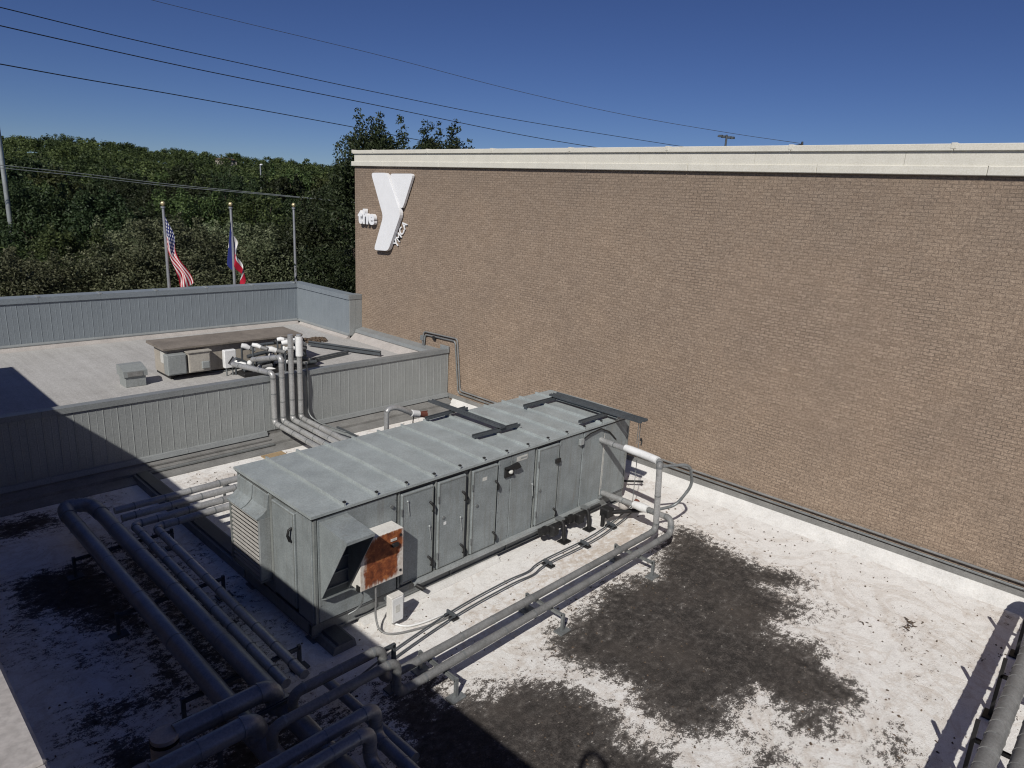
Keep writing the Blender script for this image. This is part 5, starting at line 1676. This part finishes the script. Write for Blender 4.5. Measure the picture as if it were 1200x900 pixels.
# second and third rows
rows = []
for (dist, v0, n, jit) in ((64, 230, 9, 16), (82, 214, 10, 14), (105, 206, 11, 12), (132, 199, 12, 10)):
    for i in range(n):
        u = -30 + 470 * (i + random.uniform(0.1, 0.9)) / n
        rows.append((u, dist * random.uniform(0.93, 1.07), v0 + random.uniform(-jit, jit) + (u - 200) * 0.03))
for k, (u, d, v) in enumerate(rows):
    T = far(u, v, d)
    z0 = hill(T[0], T[1])
    s = (T[2] - z0) / 13.2
    lf = random.choice(['leaf_green', 'leaf_dark', 'leaf_dark'])
    lab = {'leaf_green': 'green tree in the crowded middle rows of the wood', 'leaf_dark': 'dark green tree in the crowded middle rows of the wood'}[lf]
    put_tree((mid_p + far_p)[k % 3 + (3 if d > 95 else 0)], lf, (T[0], T[1], z0), s, lab, 'woodland_tree', {'leaf_green': 'green trees of the middle rows', 'leaf_dark': 'dark trees of the middle rows'}[lf])
# tree rising behind the brick building's left corner
for (u, d, v, sc_, lab) in ((438, 36, 149, 1.0, 'tall slender tree rising behind the left corner of the brick building'), (516, 38, 146, 1.0, 'tall dark tree showing its top above the cream cornice')):
    T = far(u, v, d)
    put_tree(tall_p, 'leaf_dark', (T[0], T[1], GZ), (T[2] - GZ) / 16.4, lab, 'tall_tree')

# wooded hillside far off: one mass
cl, cv = [], []
for i in range(1150):
    az = math.radians(random.uniform(51, 86))
    d = 155 + 540 * random.random() ** 0.9
    x, y = CAM[0] + d * math.cos(az), CAM[1] + d * math.sin(az)
    h = random.uniform(6, 14) * (1.0 if d < 560 else 0.8)
    R_ = random.uniform(3.4, 7.6)
    z = hill(x, y)
    tv = random.uniform(-0.45, 0.45)
    n_ = 9 if d < 380 else 6
    for j in range(n_):
        a = random.uniform(0, 6.28)
        e = random.uniform(0.0, 1.0)
        rr = R_ * math.sqrt(1 - e * e) * 0.75
        cl.append((x + rr * math.cos(a), y + rr * math.sin(a), z + h - R_ * 0.9 + e * R_ * 0.75, R_ * random.uniform(0.28, 0.46), 0.75 + d / 1100))
        cv.append(tv + random.uniform(-0.08, 0.08))
wm = leaf_mesh('distant_wood', cl, 560000, 0.42, 0.5, cv)
wm.materials.append(MAT['leaf_green'])
wo = link('distant_wood', wm, None)
wo['kind'] = 'stuff'; wo['label'] = 'far wooded hillside filling the skyline on the left'; wo['category'] = 'wood'

# distant house among the trees
H0 = far(266, 191, 420)
hz = H0[2]
dh = thing('distant_house', 'small pale house peeping out of the wooded hillside', 'house', (H0[0], H0[1], hz - 8))
hx, hy = H0[0], H0[1]
part('wall', B(hx - 4.0, hx + 4.0, hy - 3, hy + 5, hz - 9, hz + 1.6), 'house_wall', dh)
part('roof', MB().prism([(hx - 4.6, hz + 1.61), (hx, hz + 2.6), (hx + 4.6, hz + 1.61)], 'y', hy - 3.5, hy + 5.5), 'house_roof', dh)
for wx in (-2.4, 0.4, 2.6):
    part('window', B(hx + wx - 0.6, hx + wx + 0.6, hy - 3.06, hy - 3.001, hz - 0.6, hz + 1.2), 'dark_glass', dh)

# ------------------------------------------------------------------ poles, wires
T0 = far(12.5, 264, 60)
lp_ = thing('lamp_post', 'pale grey lamp post at the left edge before the trees', 'pole', (T0[0], T0[1], GZ))
part('shaft', MB().tube([(T0[0], T0[1], GZ), (T0[0], T0[1], T0[2] + 11.5)], [0.18, 0.13], 12), 'galv_bright', lp_)
part('lamp_arm', MB().tube([(T0[0], T0[1], T0[2] + 11.4), (T0[0] - 1.6, T0[1] + 0.5, T0[2] + 11.7)], 0.06, 8), 'pole_metal', lp_)
part('lamp_head', B(T0[0] - 2.4, T0[0] - 1.6, T0[1] + 0.3, T0[1] + 0.7, T0[2] + 11.65, T0[2] + 11.8, bev=0.03), 'pole_metal', lp_)
T1 = far(305, 193, 150)
s1 = thing('street_light', 'slim street light pole standing among the distant trees', 'street light', (T1[0], T1[1], hill(T1[0], T1[1])))
part('shaft', MB().tube([(T1[0], T1[1], hill(T1[0], T1[1])), (T1[0], T1[1], T1[2])], [0.16, 0.12], 8), 'pole_metal', s1)
part('lamp_head', MB().sphere((T1[0] + 0.2, T1[1], T1[2]), 0.26, 8, 6, (1.3, 1, 0.7)), 'sign_white', s1)
T2 = far(851.5, 160, 95)
s2 = thing('floodlight_mast', 'floodlight mast showing two lamp heads above the cornice', 'floodlight', (T2[0], T2[1], GZ))
part('shaft', MB().tube([(T2[0], T2[1], GZ), (T2[0], T2[1], T2[2] + 0.2)], [0.22, 0.12], 10), 'strut', s2)
part('crossarm', MB().bar(tuple(T2 - rvec * 1.15), tuple(T2 + rvec * 0.9), 0.08), 'strut', s2)
for (o, dz_) in ((-0.75, 0.0), (-0.35, -0.06), (0.35, -0.12), (0.72, -0.14)):
    q = T2 + rvec * o + np.array([0, 0, dz_])
    part('lamp_head', MB().prism([(q[0] - 0.24, q[2] - 0.10), (q[0] - 0.15, q[2] + 0.16), (q[0] + 0.15, q[2] + 0.16), (q[0] + 0.24, q[2] - 0.10)], 'y', q[1] - 0.25, q[1] + 0.25), 'strut', s2)
q = onx(940, 168.5, XW + 0.2)
wf = thing('wire_bracket', 'small dark bracket on the cornice where the thin wire ends', 'bracket', (q[0], q[1], 8.43))
part('post', MB().tube([(q[0], q[1], 8.40), (q[0], q[1], 8.53)], [0.04, 0.02], 8), 'black', wf)
part('arm', MB().bar((q[0], q[1] + 0.12, 8.45), (q[0], q[1], 8.47), 0.03), 'black', wf)


def wire(pix, d0, d1, r, mat, label, dense=10):
    P = []
    n = len(pix)
    for i, (u, v) in enumerate(pix):
        t = (u - pix[0][0]) / (pix[-1][0] - pix[0][0])
        P.append(tuple(far(u, v, 1.0 / ((1 - t) / d0 + t / d1))))
    return solo('power_line', MB().tube(smooth_path(P, dense), r, 6), mat, label, 'wire', P[0])


wire([(-120, -20), (0, 8.5), (150, 45), (300, 78), (450, 110), (600, 139.5), (795, 171), (900, 186)], 60, 120, 0.036, 'wire', 'power line second from the top, crossing to the cornice middle')
wire([(-120, 2), (0, 30), (120, 57), (250, 85), (425, 120), (600, 156), (705, 174), (800, 190)], 60, 110, 0.040, 'wire', 'power line third from the top')
wire([(-120, 53), (0, 75), (100, 93), (200, 110), (325, 132.5), (425, 151), (480, 162), (560, 177)], 58, 95, 0.040, 'wire', 'lowest of the long power lines over the trees')
wire([(60, -32), (178, 0), (300, 30), (450, 66), (600, 105), (730, 134), (850, 155), (938, 168)], 60, 60, 0.017, 'wire', 'thin topmost wire running down to the bracket on the cornice')
for k, dv_ in enumerate((0.0, 3.2)):
    wire([(-60, 188 + dv_), (5, 194 + dv_), (100, 204 + dv_ * 0.9), (200, 216 + dv_ * 0.7), (333, 229 + dv_ * 0.3), (420, 238)], 58, 62, 0.026, 'service_wire', ['upper of two pale service wires across the dark trees', 'lower of two pale service wires across the dark trees'][k])
